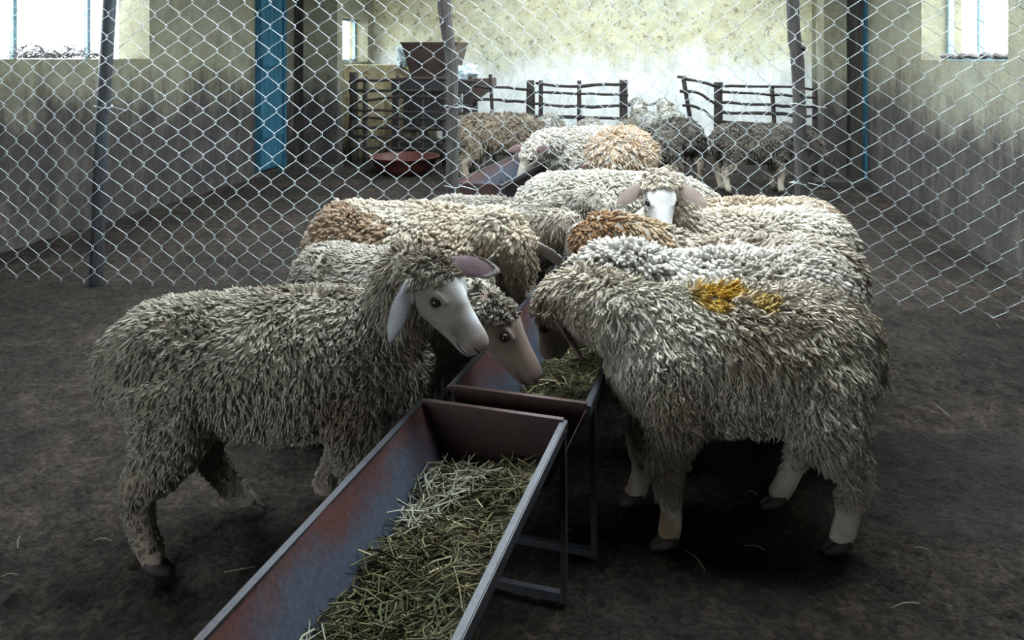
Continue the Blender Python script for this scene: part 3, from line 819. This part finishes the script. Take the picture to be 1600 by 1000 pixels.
make_sheep('bright white sheep beyond the fence bending down to the far trough', (0.60, 6.58), math.radians(220), 1.06,
    poll=(0.16, 6.14, 0.57), face_dir=(-0.30, -0.15, -0.75), face_up=(-0.6, -0.7, 0.2), ears=((0.5, -0.6, 0.15), (-0.7, 0.3, -0.2)), wool=(0.76, 0.73, 0.66), wool2=(0.66, 0.60, 0.51), n=4000, lock=0.03, rad=0.007, prof=ROUND, face=(0.34, 0.30, 0.25), cap=0.09, seed=41, low=0.7, voxel=0.014, head_fine=0.008, group=BK)
make_sheep('tan rounded sheep beyond the fence with its rump toward us', (0.83, 5.80), math.radians(76), 1.14,
    poll=(0.98, 6.28, 0.5), face_dir=(-0.4, 0.4, -0.7), wool=(0.66, 0.53, 0.39), wool2=(0.56, 0.42, 0.29), n=3500, lock=0.045, rad=0.008, seed=42, low=0.7, voxel=0.015, head_fine=0.010, fat=1.22, group=BK)

# ------------------------------------------------------------------ feed troughs
TA, TB = Vector((0.287, 0.958, 0)), Vector((0.958, -0.287, 0))     # along, across
TROUGH_RZ = -math.atan2(0.287, 0.958)
RIM_Z, BOT_Z, RIM_W, BOT_W = 0.418, 0.20, 0.186, 0.085
def make_trough(label, far, length):
    """far: ground point under the middle of its far end; local y runs toward the camera as negative"""
    r = empty('feed_trough', (far[0], far[1], 0), TROUGH_RZ)
    tag(r, label, 'trough', 'sheet metal feed troughs in a line')
    th = 0.004
    def panel(name, x0, z0, x1, z1, mat):
        nx, nz = (z1 - z0), -(x1 - x0); l = math.hypot(nx, nz); nx, nz = nx / l * th, nz / l * th
        n = 14; V, F = [], []
        for k in range(n + 1):
            y = -length * k / n
            d = 0.003 * math.sin(k * 1.9) 
            V += [(x0 + d * 0.3, y, z0), (x1 + d, y, z1), (x1 + nx + d, y, z1 + nz), (x0 + nx + d * 0.3, y, z0 + nz)]
        for k in range(n):
            for a in range(4):
                b = (a + 1) % 4
                F.append((k * 4 + a, k * 4 + b, k * 4 + 4 + b, k * 4 + 4 + a))
        F += [(3, 2, 1, 0), (n * 4, n * 4 + 1, n * 4 + 2, n * 4 + 3)]
        return mesh_obj(name, V, F, mat, r)
    panel('side_panel', -BOT_W, BOT_Z, -RIM_W, RIM_Z, M_TROUGH)
    panel('side_panel', BOT_W, BOT_Z, RIM_W, RIM_Z, M_TROUGH)
    panel('bottom_panel', -BOT_W, BOT_Z, BOT_W, BOT_Z, M_TROUGH)
    for y in (-0.006, -length + 0.006):
        V = []
        for yy in (y - 0.003, y + 0.003):
            V += [(-BOT_W, yy, BOT_Z), (BOT_W, yy, BOT_Z), (RIM_W, yy, RIM_Z), (-RIM_W, yy, RIM_Z)]
        e = mesh_obj('end_plate', V, [(0, 1, 2, 3), (7, 6, 5, 4), (0, 4, 5, 1), (1, 5, 6, 2), (2, 6, 7, 3), (3, 7, 4, 0)], M_TROUGH_RUST, r)
        MB().bar((-RIM_W, y, RIM_Z), (RIM_W, y, RIM_Z), 0.014, 0.016).build('end_lip', M_TROUGH_RUST, e)
    for sx in (-1, 1):
        rim = MB()
        rim.bar((sx * RIM_W, 0, RIM_Z), (sx * RIM_W, -length, RIM_Z), 0.014, 0.006)
        rim.bar((sx * (RIM_W + 0.007), 0, RIM_Z - 0.012), (sx * (RIM_W + 0.007), -length, RIM_Z - 0.012), 0.005, 0.026)
        rim.build('rim_angle', M_ANGLE, r)
        for y in (-0.03, -length + 0.06):
            MB().bar((sx * (RIM_W + 0.008), y, 0.0), (sx * (RIM_W + 0.004), y, RIM_Z - 0.01), 0.018, 0.014).build('leg', M_ANGLE, r)
    for y in (-0.03, -length + 0.06):
        MB().bar((-RIM_W, y, 0.014), (RIM_W, y, 0.014), 0.016, 0.018).build('foot_runner', M_ANGLE, r)
    return r
make_trough('nearest metal feed trough, full of cut green fodder', (-0.052, 1.918), 1.75)
make_trough('second metal feed trough, which the flock is eating from', (0.51, 3.66), 1.74)
make_trough('far metal feed trough standing behind the wire fence', (0.24, 7.0), 1.74)

def make_fodder(name, label, far, length, n, seed, pale=(), y_max=-0.02, level=0.295):
    r = np.random.default_rng(seed)
    y = -r.uniform(0.03, length - 0.02, n)
    lay = r.random(n) ** 0.6
    mound = level + 0.028 * (vnoise(np.stack([y * 7, y * 0 + seed, y * 0], 1)) - 0.5)
    z = BOT_Z + 0.03 + (mound - BOT_Z - 0.03) * lay
    qx = r.uniform(-1, 1, n)
    z = z + 0.040 * np.clip(qx, -0.3, 1) * lay
    wmax = BOT_W + (RIM_W - BOT_W) * (z - BOT_Z) / (RIM_Z - BOT_Z) - 0.012
    x = qx * wmax
    z = z + 0.012 * (vnoise(np.stack([x * 18, y * 18, y * 0 + 3], 1)) - 0.5) * 2
    L = r.uniform(0.03, 0.105, n)
    a = r.uniform(0, 2 * math.pi, n); e = r.normal(0.05, 0.22, n)
    col = np.array((0.062, 0.054, 0.022))[None] * (0.6 + 0.9 * r.random((n, 1)))
    g = r.random(n) < 0.35; col[g] = np.array((0.058, 0.066, 0.028)) * (0.6 + 0.8 * r.random((g.sum(), 1)))
    dry = r.random(n) < 0.07; col[dry] = np.array((0.26, 0.23, 0.14))
    for (px, py, pr) in pale:
        m = ((x - px) ** 2 + (y - py) ** 2 < pr ** 2) & (lay > 0.6) & (r.random(n) < 0.75)
        z[m] += 0.022; e[m] += 0.12
        col[m] = np.array((0.27, 0.27, 0.20)) * (0.6 + 0.5 * r.random((m.sum(), 1)))
    d = np.stack([np.cos(a) * np.cos(e), np.sin(a) * np.cos(e), np.sin(e)], 1)
    c = np.stack([x, y, z], 1)
    bend = r.normal(0, 0.10, (n, 3)) * L[:, None]
    R = r.uniform(0.0010, 0.0024, n)
    p0, p1, p2 = c - d * L[:, None] / 2, c + bend, c + d * L[:, None] / 2
    for p in (p0, p1, p2):       # keep inside the trough
        p[:, 1] = np.clip(p[:, 1], -length + 0.015, -0.015)
        p[:, 2] = np.maximum(p[:, 2], BOT_Z + 0.012)
        w = BOT_W + (RIM_W - BOT_W) * (p[:, 2] - BOT_Z) / (RIM_Z - BOT_Z) - 0.008
        p[:, 0] = np.clip(p[:, 0], -w, w)
    sd = unit(np.cross(d, np.array([0, 0, 1.0]))); up = np.cross(sd, d)
    V = np.empty((n, 9, 3))
    for i, p in enumerate((p0, p1, p2)):
        for k in range(3):
            t = 2 * math.pi * k / 3
            V[:, i * 3 + k] = p + (sd * math.cos(t) + up * math.sin(t)) * R[:, None]
    f = []
    for i in range(2):
        for k in range(3):
            aa, bb = i * 3 + k, i * 3 + (k + 1) % 3
            f += [(aa, bb, bb + 3), (aa, bb + 3, aa + 3)]
    f = np.array(f)
    F = (np.arange(n)[:, None, None] * 9 + f[None]).reshape(-1, 3)
    C = np.repeat(col, 9, axis=0)
    # compact bed under the loose stalks
    ny, nx = 60, 9
    B = []
    for i in range(ny + 1):
        for j in range(nx + 1):
            yy = -0.012 - (length - 0.024) * i / ny; q = j / nx * 2 - 1
            zz = level - 0.035 + 0.02 * float(vnoise(np.array([[q * 2.0, yy * 14, 5.0 + seed]]))[0]) + 0.03 * max(-0.3, q)
            B.append((q * (BOT_W + (RIM_W - BOT_W) * (zz - BOT_Z) / (RIM_Z - BOT_Z) - 0.006), yy, zz))
    bf = []
    for i in range(ny):
        for j in range(nx):
            q = i * (nx + 1) + j
            bf += [(q, q + nx + 1, q + nx + 2), (q, q + nx + 2, q + 1)]
    k = len(C)
    Pall = np.vstack([V.reshape(-1, 3), np.array(B)])
    Call = np.vstack([C, np.tile(np.array((0.045, 0.042, 0.02)), (len(B), 1))])
    Fall = np.vstack([F, np.array(bf) + k])
    o = np_mesh(name, Pall, Fall, M_STRAW, Call)
    o.location = (far[0], far[1], 0); o.rotation_euler = (0, 0, TROUGH_RZ)
    tag(o, label, 'fodder', kind='stuff')
    return o
make_fodder('cut_fodder', 'chopped green and straw-pale fodder filling the nearest trough', (-0.052, 1.918), 1.75, 9000, 5, level=0.315, pale=((-0.05, -0.14, 0.085), (-0.08, -0.26, 0.055), (-0.10, -0.72, 0.06)))
make_fodder('cut_fodder', 'thin dark fodder left in the second trough under the muzzles', (0.51, 3.66), 1.74, 3500, 6, level=0.27)
make_fodder('cut_fodder', 'fodder lying in the far trough behind the wire fence', (0.24, 7.0), 1.74, 900, 8, level=0.28)

# ------------------------------------------------------------------ chain-link fence
FENCE_PATH = [(-3.50, 4.41), (-2.36, 4.32), (-0.345, 4.36), (1.585, 4.22), (2.25, 3.86), (2.78, 3.68)]
def fence_len():
    out = [0]
    for a, b in zip(FENCE_PATH, FENCE_PATH[1:]): out.append(out[-1] + math.dist(a, b))
    return out
_FL = fence_len()
def fence_at(s):
    s = max(0, min(_FL[-1] - 1e-6, s))
    for i in range(len(_FL) - 1):
        if s <= _FL[i + 1]:
            t = (s - _FL[i]) / (_FL[i + 1] - _FL[i]); a, b = FENCE_PATH[i], FENCE_PATH[i + 1]
            return a[0] + (b[0] - a[0]) * t, a[1] + (b[1] - a[1]) * t
def make_fence():
    r = empty('chain_link_fence', (-0.345, 4.36, 0))
    tag(r, 'galvanised chain-link fence on three posts stretched across the barn', 'fence')
    o0 = Vector((-0.345, 4.36, 0))
    W, HH, top = 0.132, 0.132, 1.98
    nw = int(_FL[-1] / (W / 2))
    for i in range(nw):
        pts = []
        k = 0; z = 0.02
        while z < top:
            right = (k + i) % 2
            s = i * W / 2 + (W / 2 if right else 0)
            # slack: the net is pulled out of shape here and there
            ss = s + 0.022 * math.sin(1.7 * s + 2.3 * z) + 0.012 * math.sin(5.1 * s - 3.0 * z + 1)
            zz = z + 0.018 * math.sin(1.3 * s + 0.7) + 0.010 * math.sin(3.7 * s + 4 * z)
            if s > _FL[-1] - 1.2: ss += (1.0 - z / top) * 0.10 * (s - _FL[-1] + 1.2); zz -= 0.05 * (s - _FL[-1] + 1.2)
            x, y = fence_at(ss)
            bow = 0.03 * math.sin(2.1 * ss + 1.1 * z)
            dep = 0.006 * (1 if right else -1)
            for q in (-1, 1):       # small hooked bend where two wires lock
                hx, hy = fence_at(ss + (0.004 if right else -0.004))
                pts.append(Vector((hx, hy + bow + dep * q, max(0.008, zz + q * 0.007))) - o0)
            z += HH / 2; k += 1
        v, f = loft(pts, 0.0018, 0.0018, 4, up=(0.3, 1, 0.1))
        mesh_obj('wire', v, f, M_WIRE, r, True)
    def post(label, pts, rad, mat, sides, jitter):
        n = 22
        st = catmull(pts, n)
        v, f = loft([Vector(p) - o0 for p in st], [rad * random.uniform(1 - jitter, 1 + jitter) for _ in range(n)], [rad * random.uniform(1 - jitter, 1 + jitter) for _ in range(n)], sides, up=(0, 1, 0))
        p = mesh_obj('post', v, f, mat, r, True); p['label'] = label
        return p
    p1 = post('leaning dark steel post', [(-2.385, 4.40, -0.05), (-2.36, 4.39, 0.5), (-2.325, 4.38, 1.1), (-2.265, 4.37, 2.05)], 0.037, M_PIPE, 12, 0.01)
    p2 = post('crooked grey wooden post', [(-0.345, 4.44, -0.05), (-0.345, 4.44, 0.5), (-0.345, 4.43, 1.05), (-0.352, 4.43, 1.30), (-0.385, 4.42, 1.55), (-0.42, 4.41, 2.05)], 0.036, M_POST, 10, 0.07)
    p3 = post('knotty grey wooden post', [(1.63, 4.30, -0.05), (1.625, 4.30, 0.4), (1.615, 4.30, 0.8), (1.60, 4.30, 1.25), (1.575, 4.30, 1.5), (1.57, 4.30, 2.05)], 0.037, M_POST, 10, 0.08)
    for z in (0.45, 0.8, 1.1, 1.35):     # knots on the right-hand post
        v, f = loft([Vector((1.612 + random.uniform(-.02, .02), 4.27, z)) - o0, Vector((1.612, 4.245, z + 0.01)) - o0], [0.016, 0.008], [0.018, 0.01], 8)
        mesh_obj('knot', v, f, M_POST, p3, True)
    for (px, py, z, pp) in ((-0.345, 4.43, 0.56, p2), (-0.345, 4.43, 1.02, p2), (1.60, 4.30, 1.04, p3), (1.60, 4.3, 0.6, p3), (-2.33, 4.38, 1.02, p1)):
        ring = [Vector((px + 0.047 * math.cos(a), py + 0.05 * math.sin(a), z + 0.006 * math.sin(2 * a))) - o0 for a in np.linspace(0, 2 * math.pi, 15)]
        ring.append(ring[-1] + Vector((0.10, -0.03, -0.02)))
        v, f = loft(ring, 0.0025, 0.0025, 4, up=(0.1, 0.2, 1)); mesh_obj('tie_wire', v, f, M_WIRE, pp, True)
make_fence()

# ------------------------------------------------------------------ rail pens at the back
def v_at(px, u):
    k = (px - 800) / FPX
    return (k * UY * u - UX * u) / (UY + k * UX)
def rail_panel(label, u, posts, rails, z_top):
    """posts: (px, half width, top z, lean); rails: (px0, px1, z0, z1, sag)"""
    vm = v_at(posts[0][0], u)
    r = empty('rail_hurdle', RW(vm, u), ROOM_ANGLE)
    tag(r, label, 'hurdle', 'pole hurdles of the back pen')
    for (px, hw, zt, lean) in posts:
        v = v_at(px, u) - vm
        pts = [(v + lean, 0.0, 0.0), (v + lean * 0.5, 0.0, zt * 0.5), (v, 0.0, zt)]
        vv, ff = loft(catmull(pts, 7), [hw * random.uniform(0.9, 1.1) for _ in range(7)], [hw * random.uniform(.9, 1.1) for _ in range(7)], 7, up=(0, 1, 0))
        mesh_obj('post', vv, ff, M_POLE, r, True)
    for (p0, p1, z0, z1, sag) in rails:
        a, b = v_at(p0, u) - vm, v_at(p1, u) - vm
        n = 9; pts = []
        for k in range(n):
            t = k / (n - 1)
            pts.append((a + (b - a) * t, -0.045 + random.uniform(-.006, .006), z0 + (z1 - z0) * t + sag * math.sin(math.pi * t) + random.uniform(-0.010, 0.010)))
        rr = random.uniform(0.014, 0.021)
        vv, ff = loft(pts, [rr * random.uniform(0.8, 1.15) for _ in range(n)], [rr * random.uniform(0.8, 1.15) for _ in range(n)], 6, up=(0, 1, 0))
        mesh_obj('rail', vv, ff, M_POLE, r, True)
rail_panel('dark pole gate of many rails in front of the feed mill', 8.95,
    [(553, 0.055, 1.12, 0), (571, 0.03, 1.06, 0), (622, 0.022, 1.08, 0), (660, 0.022, 0.95, 0), (694, 0.024, 1.10, 0), (735, 0.03, 1.08, 0)],
    [(548, 742, 1.00, 1.02, 0.03), (548, 740, 0.90, 0.90, 0.0), (552, 738, 0.74, 0.72, 0.10), (548, 742, 0.66, 0.63, 0.0), (548, 742, 0.56, 0.53, 0.02), (548, 742, 0.44, 0.45, 0.0), (548, 742, 0.33, 0.32, 0.0), (548, 742, 0.20, 0.19, 0.0)], 1.0)
rail_panel('dark pole hurdle with a thick middle post, behind the grey sheep', 9.0,
    [(766, 0.022, 1.10, 0.06), (829, 0.05, 1.03, 0), (845, 0.026, 1.03, 0), (905, 0.026, 1.03, 0), (974, 0.052, 1.04, 0)],
    [(735, 832, 0.96, 0.92, 0.0), (735, 830, 0.80, 0.78, 0.0), (838, 982, 0.99, 1.01, -0.03), (828, 982, 0.89, 0.87, 0.0), (828, 985, 0.76, 0.74, -0.02), (740, 985, 0.62, 0.60, 0.0), (740, 985, 0.45, 0.45, 0.0), (740, 985, 0.28, 0.28, 0.0)], 1.0)
rail_panel('dark pole hurdle at the right, its loose rails sagging at one end', 9.0,
    [(1067, 0.026, 1.09, 0.18), (1122, 0.05, 1.02, 0), (1206, 0.025, 0.98, 0.06), (1276, 0.05, 1.0, 0)],
    [(1058, 1122, 1.09, 0.98, -0.01), (1062, 1120, 0.92, 0.76, 0.05), (1066, 1122, 0.76, 0.56, 0.06), (1122, 1285, 0.98, 0.95, 0.01), (1122, 1285, 0.91, 0.86, 0.0), (1122, 1285, 0.79, 0.75, 0.0), (1122, 1285, 0.68, 0.63, 0.02), (1122, 1285, 0.58, 0.53, 0.0), (1122, 1285, 0.44, 0.42, 0.0), (1122, 1285, 0.28, 0.27, 0.0)], 1.0)

# masonry bench under the back-left window
mb = MB()
rbox(mb, -4.30, -3.50, 9.45, 10.4, -0.05, 1.20)
mb.add([RW(-3.50, 9.6, -0.05), RW(-3.05, 9.6, -0.05), RW(-3.05, 9.6, 0.92), RW(-3.50, 9.6, 1.18), RW(-3.50, 10.4, -0.05), RW(-3.05, 10.4, -0.05), RW(-3.05, 10.4, 0.92), RW(-3.50, 10.4, 1.18)],
       [(0, 1, 2, 3), (7, 6, 5, 4), (0, 4, 5, 1), (1, 5, 6, 2), (2, 6, 7, 3), (3, 7, 4, 0)])
tag(mb.build('trim_7', M_BLOCK), kind='structure')

# feed mill with its sheet hopper
def feed_mill():
    u = 9.75
    v = v_at(680, u)
    r = empty('feed_mill', RW(v, u), ROOM_ANGLE)
    tag(r, 'dark iron feed mill with a rusty flared hopper behind the pole gate', 'machine')
    # hopper: four flared sheets with thickness, open on top
    tw, td, bw, bd, z0, z1 = 0.37, 0.30, 0.26, 0.2, 1.02, 1.49
    top = [(-tw, -td), (tw, -td), (tw, td), (-tw, td)]; bot = [(-bw, -bd), (bw, -bd), (bw, bd), (-bw, bd)]
    for k in range(4):
        a, b = k, (k + 1) % 4
        i = 0.985
        V = [(*bot[a], z0), (*bot[b], z0), (*top[b], z1), (*top[a], z1)] + [(bot[a][0] * i, bot[a][1] * i, z0), (bot[b][0] * i, bot[b][1] * i, z0), (top[b][0] * i, top[b][1] * i, z1), (top[a][0] * i, top[a][1] * i, z1)]
        mesh_obj('hopper_sheet', V, [(0, 1, 2, 3), (7, 6, 5, 4), (0, 4, 5, 1), (1, 5, 6, 2), (2, 6, 7, 3), (3, 7, 4, 0)], M_HOPPER, r)
    for k in range(4):
        a, b = top[k], top[(k + 1) % 4]
        MB().bar((*a, z1), (*b, z1), 0.03, 0.02).build('hopper_rim', M_HOPPER, r)
    MB().box((-0.50, -0.3, 0.86), (0.52, 0.3, 1.02)).build('bed_plate', M_MACHINE, r)
    MB().box((-0.36, -0.24, 0.36), (0.30, 0.24, 0.86)).build('mill_housing', M_MACHINE, r)
    for x in (-0.46, 0.48):
        for y in (-0.26, 0.26):
            MB().bar((x, y, 0), (x, y, 0.86), 0.06, 0.06).build('leg', M_MACHINE, r)
    v_, f_ = loft([(-0.02, -0.27, 0.6), (-0.02, -0.33, 0.6)], [0.2, 0.2], [0.2, 0.2], 24); mesh_obj('flywheel', v_, f_, M_MACHINE, r, False)
    MB().box((-0.46, -0.3, 0.14), (0.48, 0.3, 0.20)).build('cross_frame', M_MACHINE, r)
    ch = MB(); ch.add([(0.52, -0.22, 0.72), (0.80, -0.22, 0.92), (0.80, -0.22, 1.04), (0.52, -0.22, 1.02), (0.52, 0.12, 0.72), (0.80, 0.12, 0.92), (0.80, 0.12, 1.04), (0.52, 0.12, 1.02)],
       [(0, 1, 2, 3), (7, 6, 5, 4), (0, 4, 5, 1), (1, 5, 6, 2), (2, 6, 7, 3), (3, 7, 4, 0)]); ch.build('chute', M_HOPPER, r)
feed_mill()

def crumpled(name, label, cat, c, size, mat, seed):
    bm = bmesh.new(); bmesh.ops.create_icosphere(bm, subdivisions=4, radius=1.0)
    P = np.array([v.co[:] for v in bm.verts])
    d = 0.62 + 0.75 * np.abs(vnoise(P * 1.7 + seed) - 0.5) * 2 + 0.22 * np.abs(vnoise(P * 4.3 + seed) - 0.5) * 2
    P = P * d[:, None] * np.array(size)
    P[:, 2] = np.maximum(P[:, 2], -size[2] * 0.6)
    for v, p in zip(bm.verts, P): v.co = p
    me = bpy.data.meshes.new(name); bm.to_mesh(me); bm.free(); me.materials.append(mat)
    o = link(bpy.data.objects.new(name, me)); o.location = (c[0], c[1], c[2] + size[2] * 0.6)
    tag(o, label, cat); return o
bp = RW(v_at(727, 9.6), 9.6)
crumpled('plastic_bag', 'crumpled pale blue plastic bag on the bed of the feed mill', 'bag', (bp.x, bp.y, 1.02), (0.19, 0.16, 0.13), M_BAG, 4)
bp = RW(-3.42, 10.1)
crumpled('white_sack', 'whitish sack slumped on the masonry bench by the back window', 'sack', (bp.x, bp.y, 1.17), (0.13, 0.16, 0.20), M_BAG, 9)

# red basin on the ground
def basin():
    c = gp(637, 8.95)
    prof = [(0.0, 0.02), (0.24, 0.02), (0.30, 0.08), (0.37, 0.19), (0.40, 0.195), (0.40, 0.18), (0.375, 0.17), (0.32, 0.06), (0.26, 0.0), (0.0, 0.0)]
    n = 28; V, F = [], []
    for (rr, z) in prof:
        for k in range(n): V.append((rr * math.cos(2 * PI * k / n), rr * math.sin(2 * PI * k / n), z))
    for i in range(len(prof) - 1):
        for k in range(n): F.append((i * n + k, i * n + (k + 1) % n, (i + 1) * n + (k + 1) % n, (i + 1) * n + k))
    o = mesh_obj('basin', V, F, M_BASIN, None, True); o.location = (c[0], c[1] - 0.28, 0.0)
    tag(o, 'wide dull red basin on the floor before the pole gate', 'basin')
basin()

# loose straws and clods on the floor
def loose_straw():
    spots = [(30, 852, 'short pale straw on the bare floor at the far left'), (160, 850, 'small straw beside the rear hoof of the grey sheep'),
             (375, 895, 'thin straw on the floor left of the near trough panel'), (15, 905, 'straw at the bottom left edge of the floor'),
             (882, 838, 'curled pale straw between the trough legs'), (985, 765, 'thin straw behind the trough legs, before the forefeet of the dyed sheep'),
             (1058, 840, 'straw touching the front hoof of the dyed sheep'), (1175, 775, 'straw in the shade under the belly of the dyed sheep'),
             (1472, 645, 'bent straw on the floor right of the flock'), (1395, 585, 'long straw just behind the rump of the dyed sheep'),
             (1440, 865, 'pale straw right of the dark wet patch'), (1415, 952, 'short straw near the bottom right of the floor'),
             (1180, 862, 'tiny straw at the upper edge of the wet patch'), (1560, 512, 'straw at the foot of the wire netting on the right'),
             (1085, 880, 'straw between the trough foot and the wet patch')]
    for k, (px, py, lab) in enumerate(spots):
        D = 1560.0 / (py - 90); c = Vector(gp(px, D))
        L = random.uniform(0.03, 0.09); a = random.uniform(0, PI)
        d = Vector((math.cos(a), math.sin(a), 0)) * L / 2; s_ = Vector((-d.y, d.x, 0)) * random.uniform(-0.22, 0.22)
        z = Vector((0, 0, 0.012))
        v, f = loft(catmull([c - d + z * 0.7, c + s_ + z * 1.2, c + d + z * 0.7], 6), 0.0012, 0.0012, 5, up=(0, 0, 1))
        v = [p - c for p in v]
        o = mesh_obj('straw', v, f, M_STRAWBIT, None, True); o.location = c
        tag(o, lab, 'straw', 'loose straws on the floor')
M_STRAWBIT = m_plain('pale_straw', (0.24, 0.205, 0.14), 0.8, 0, 0.2, 20)
loose_straw()
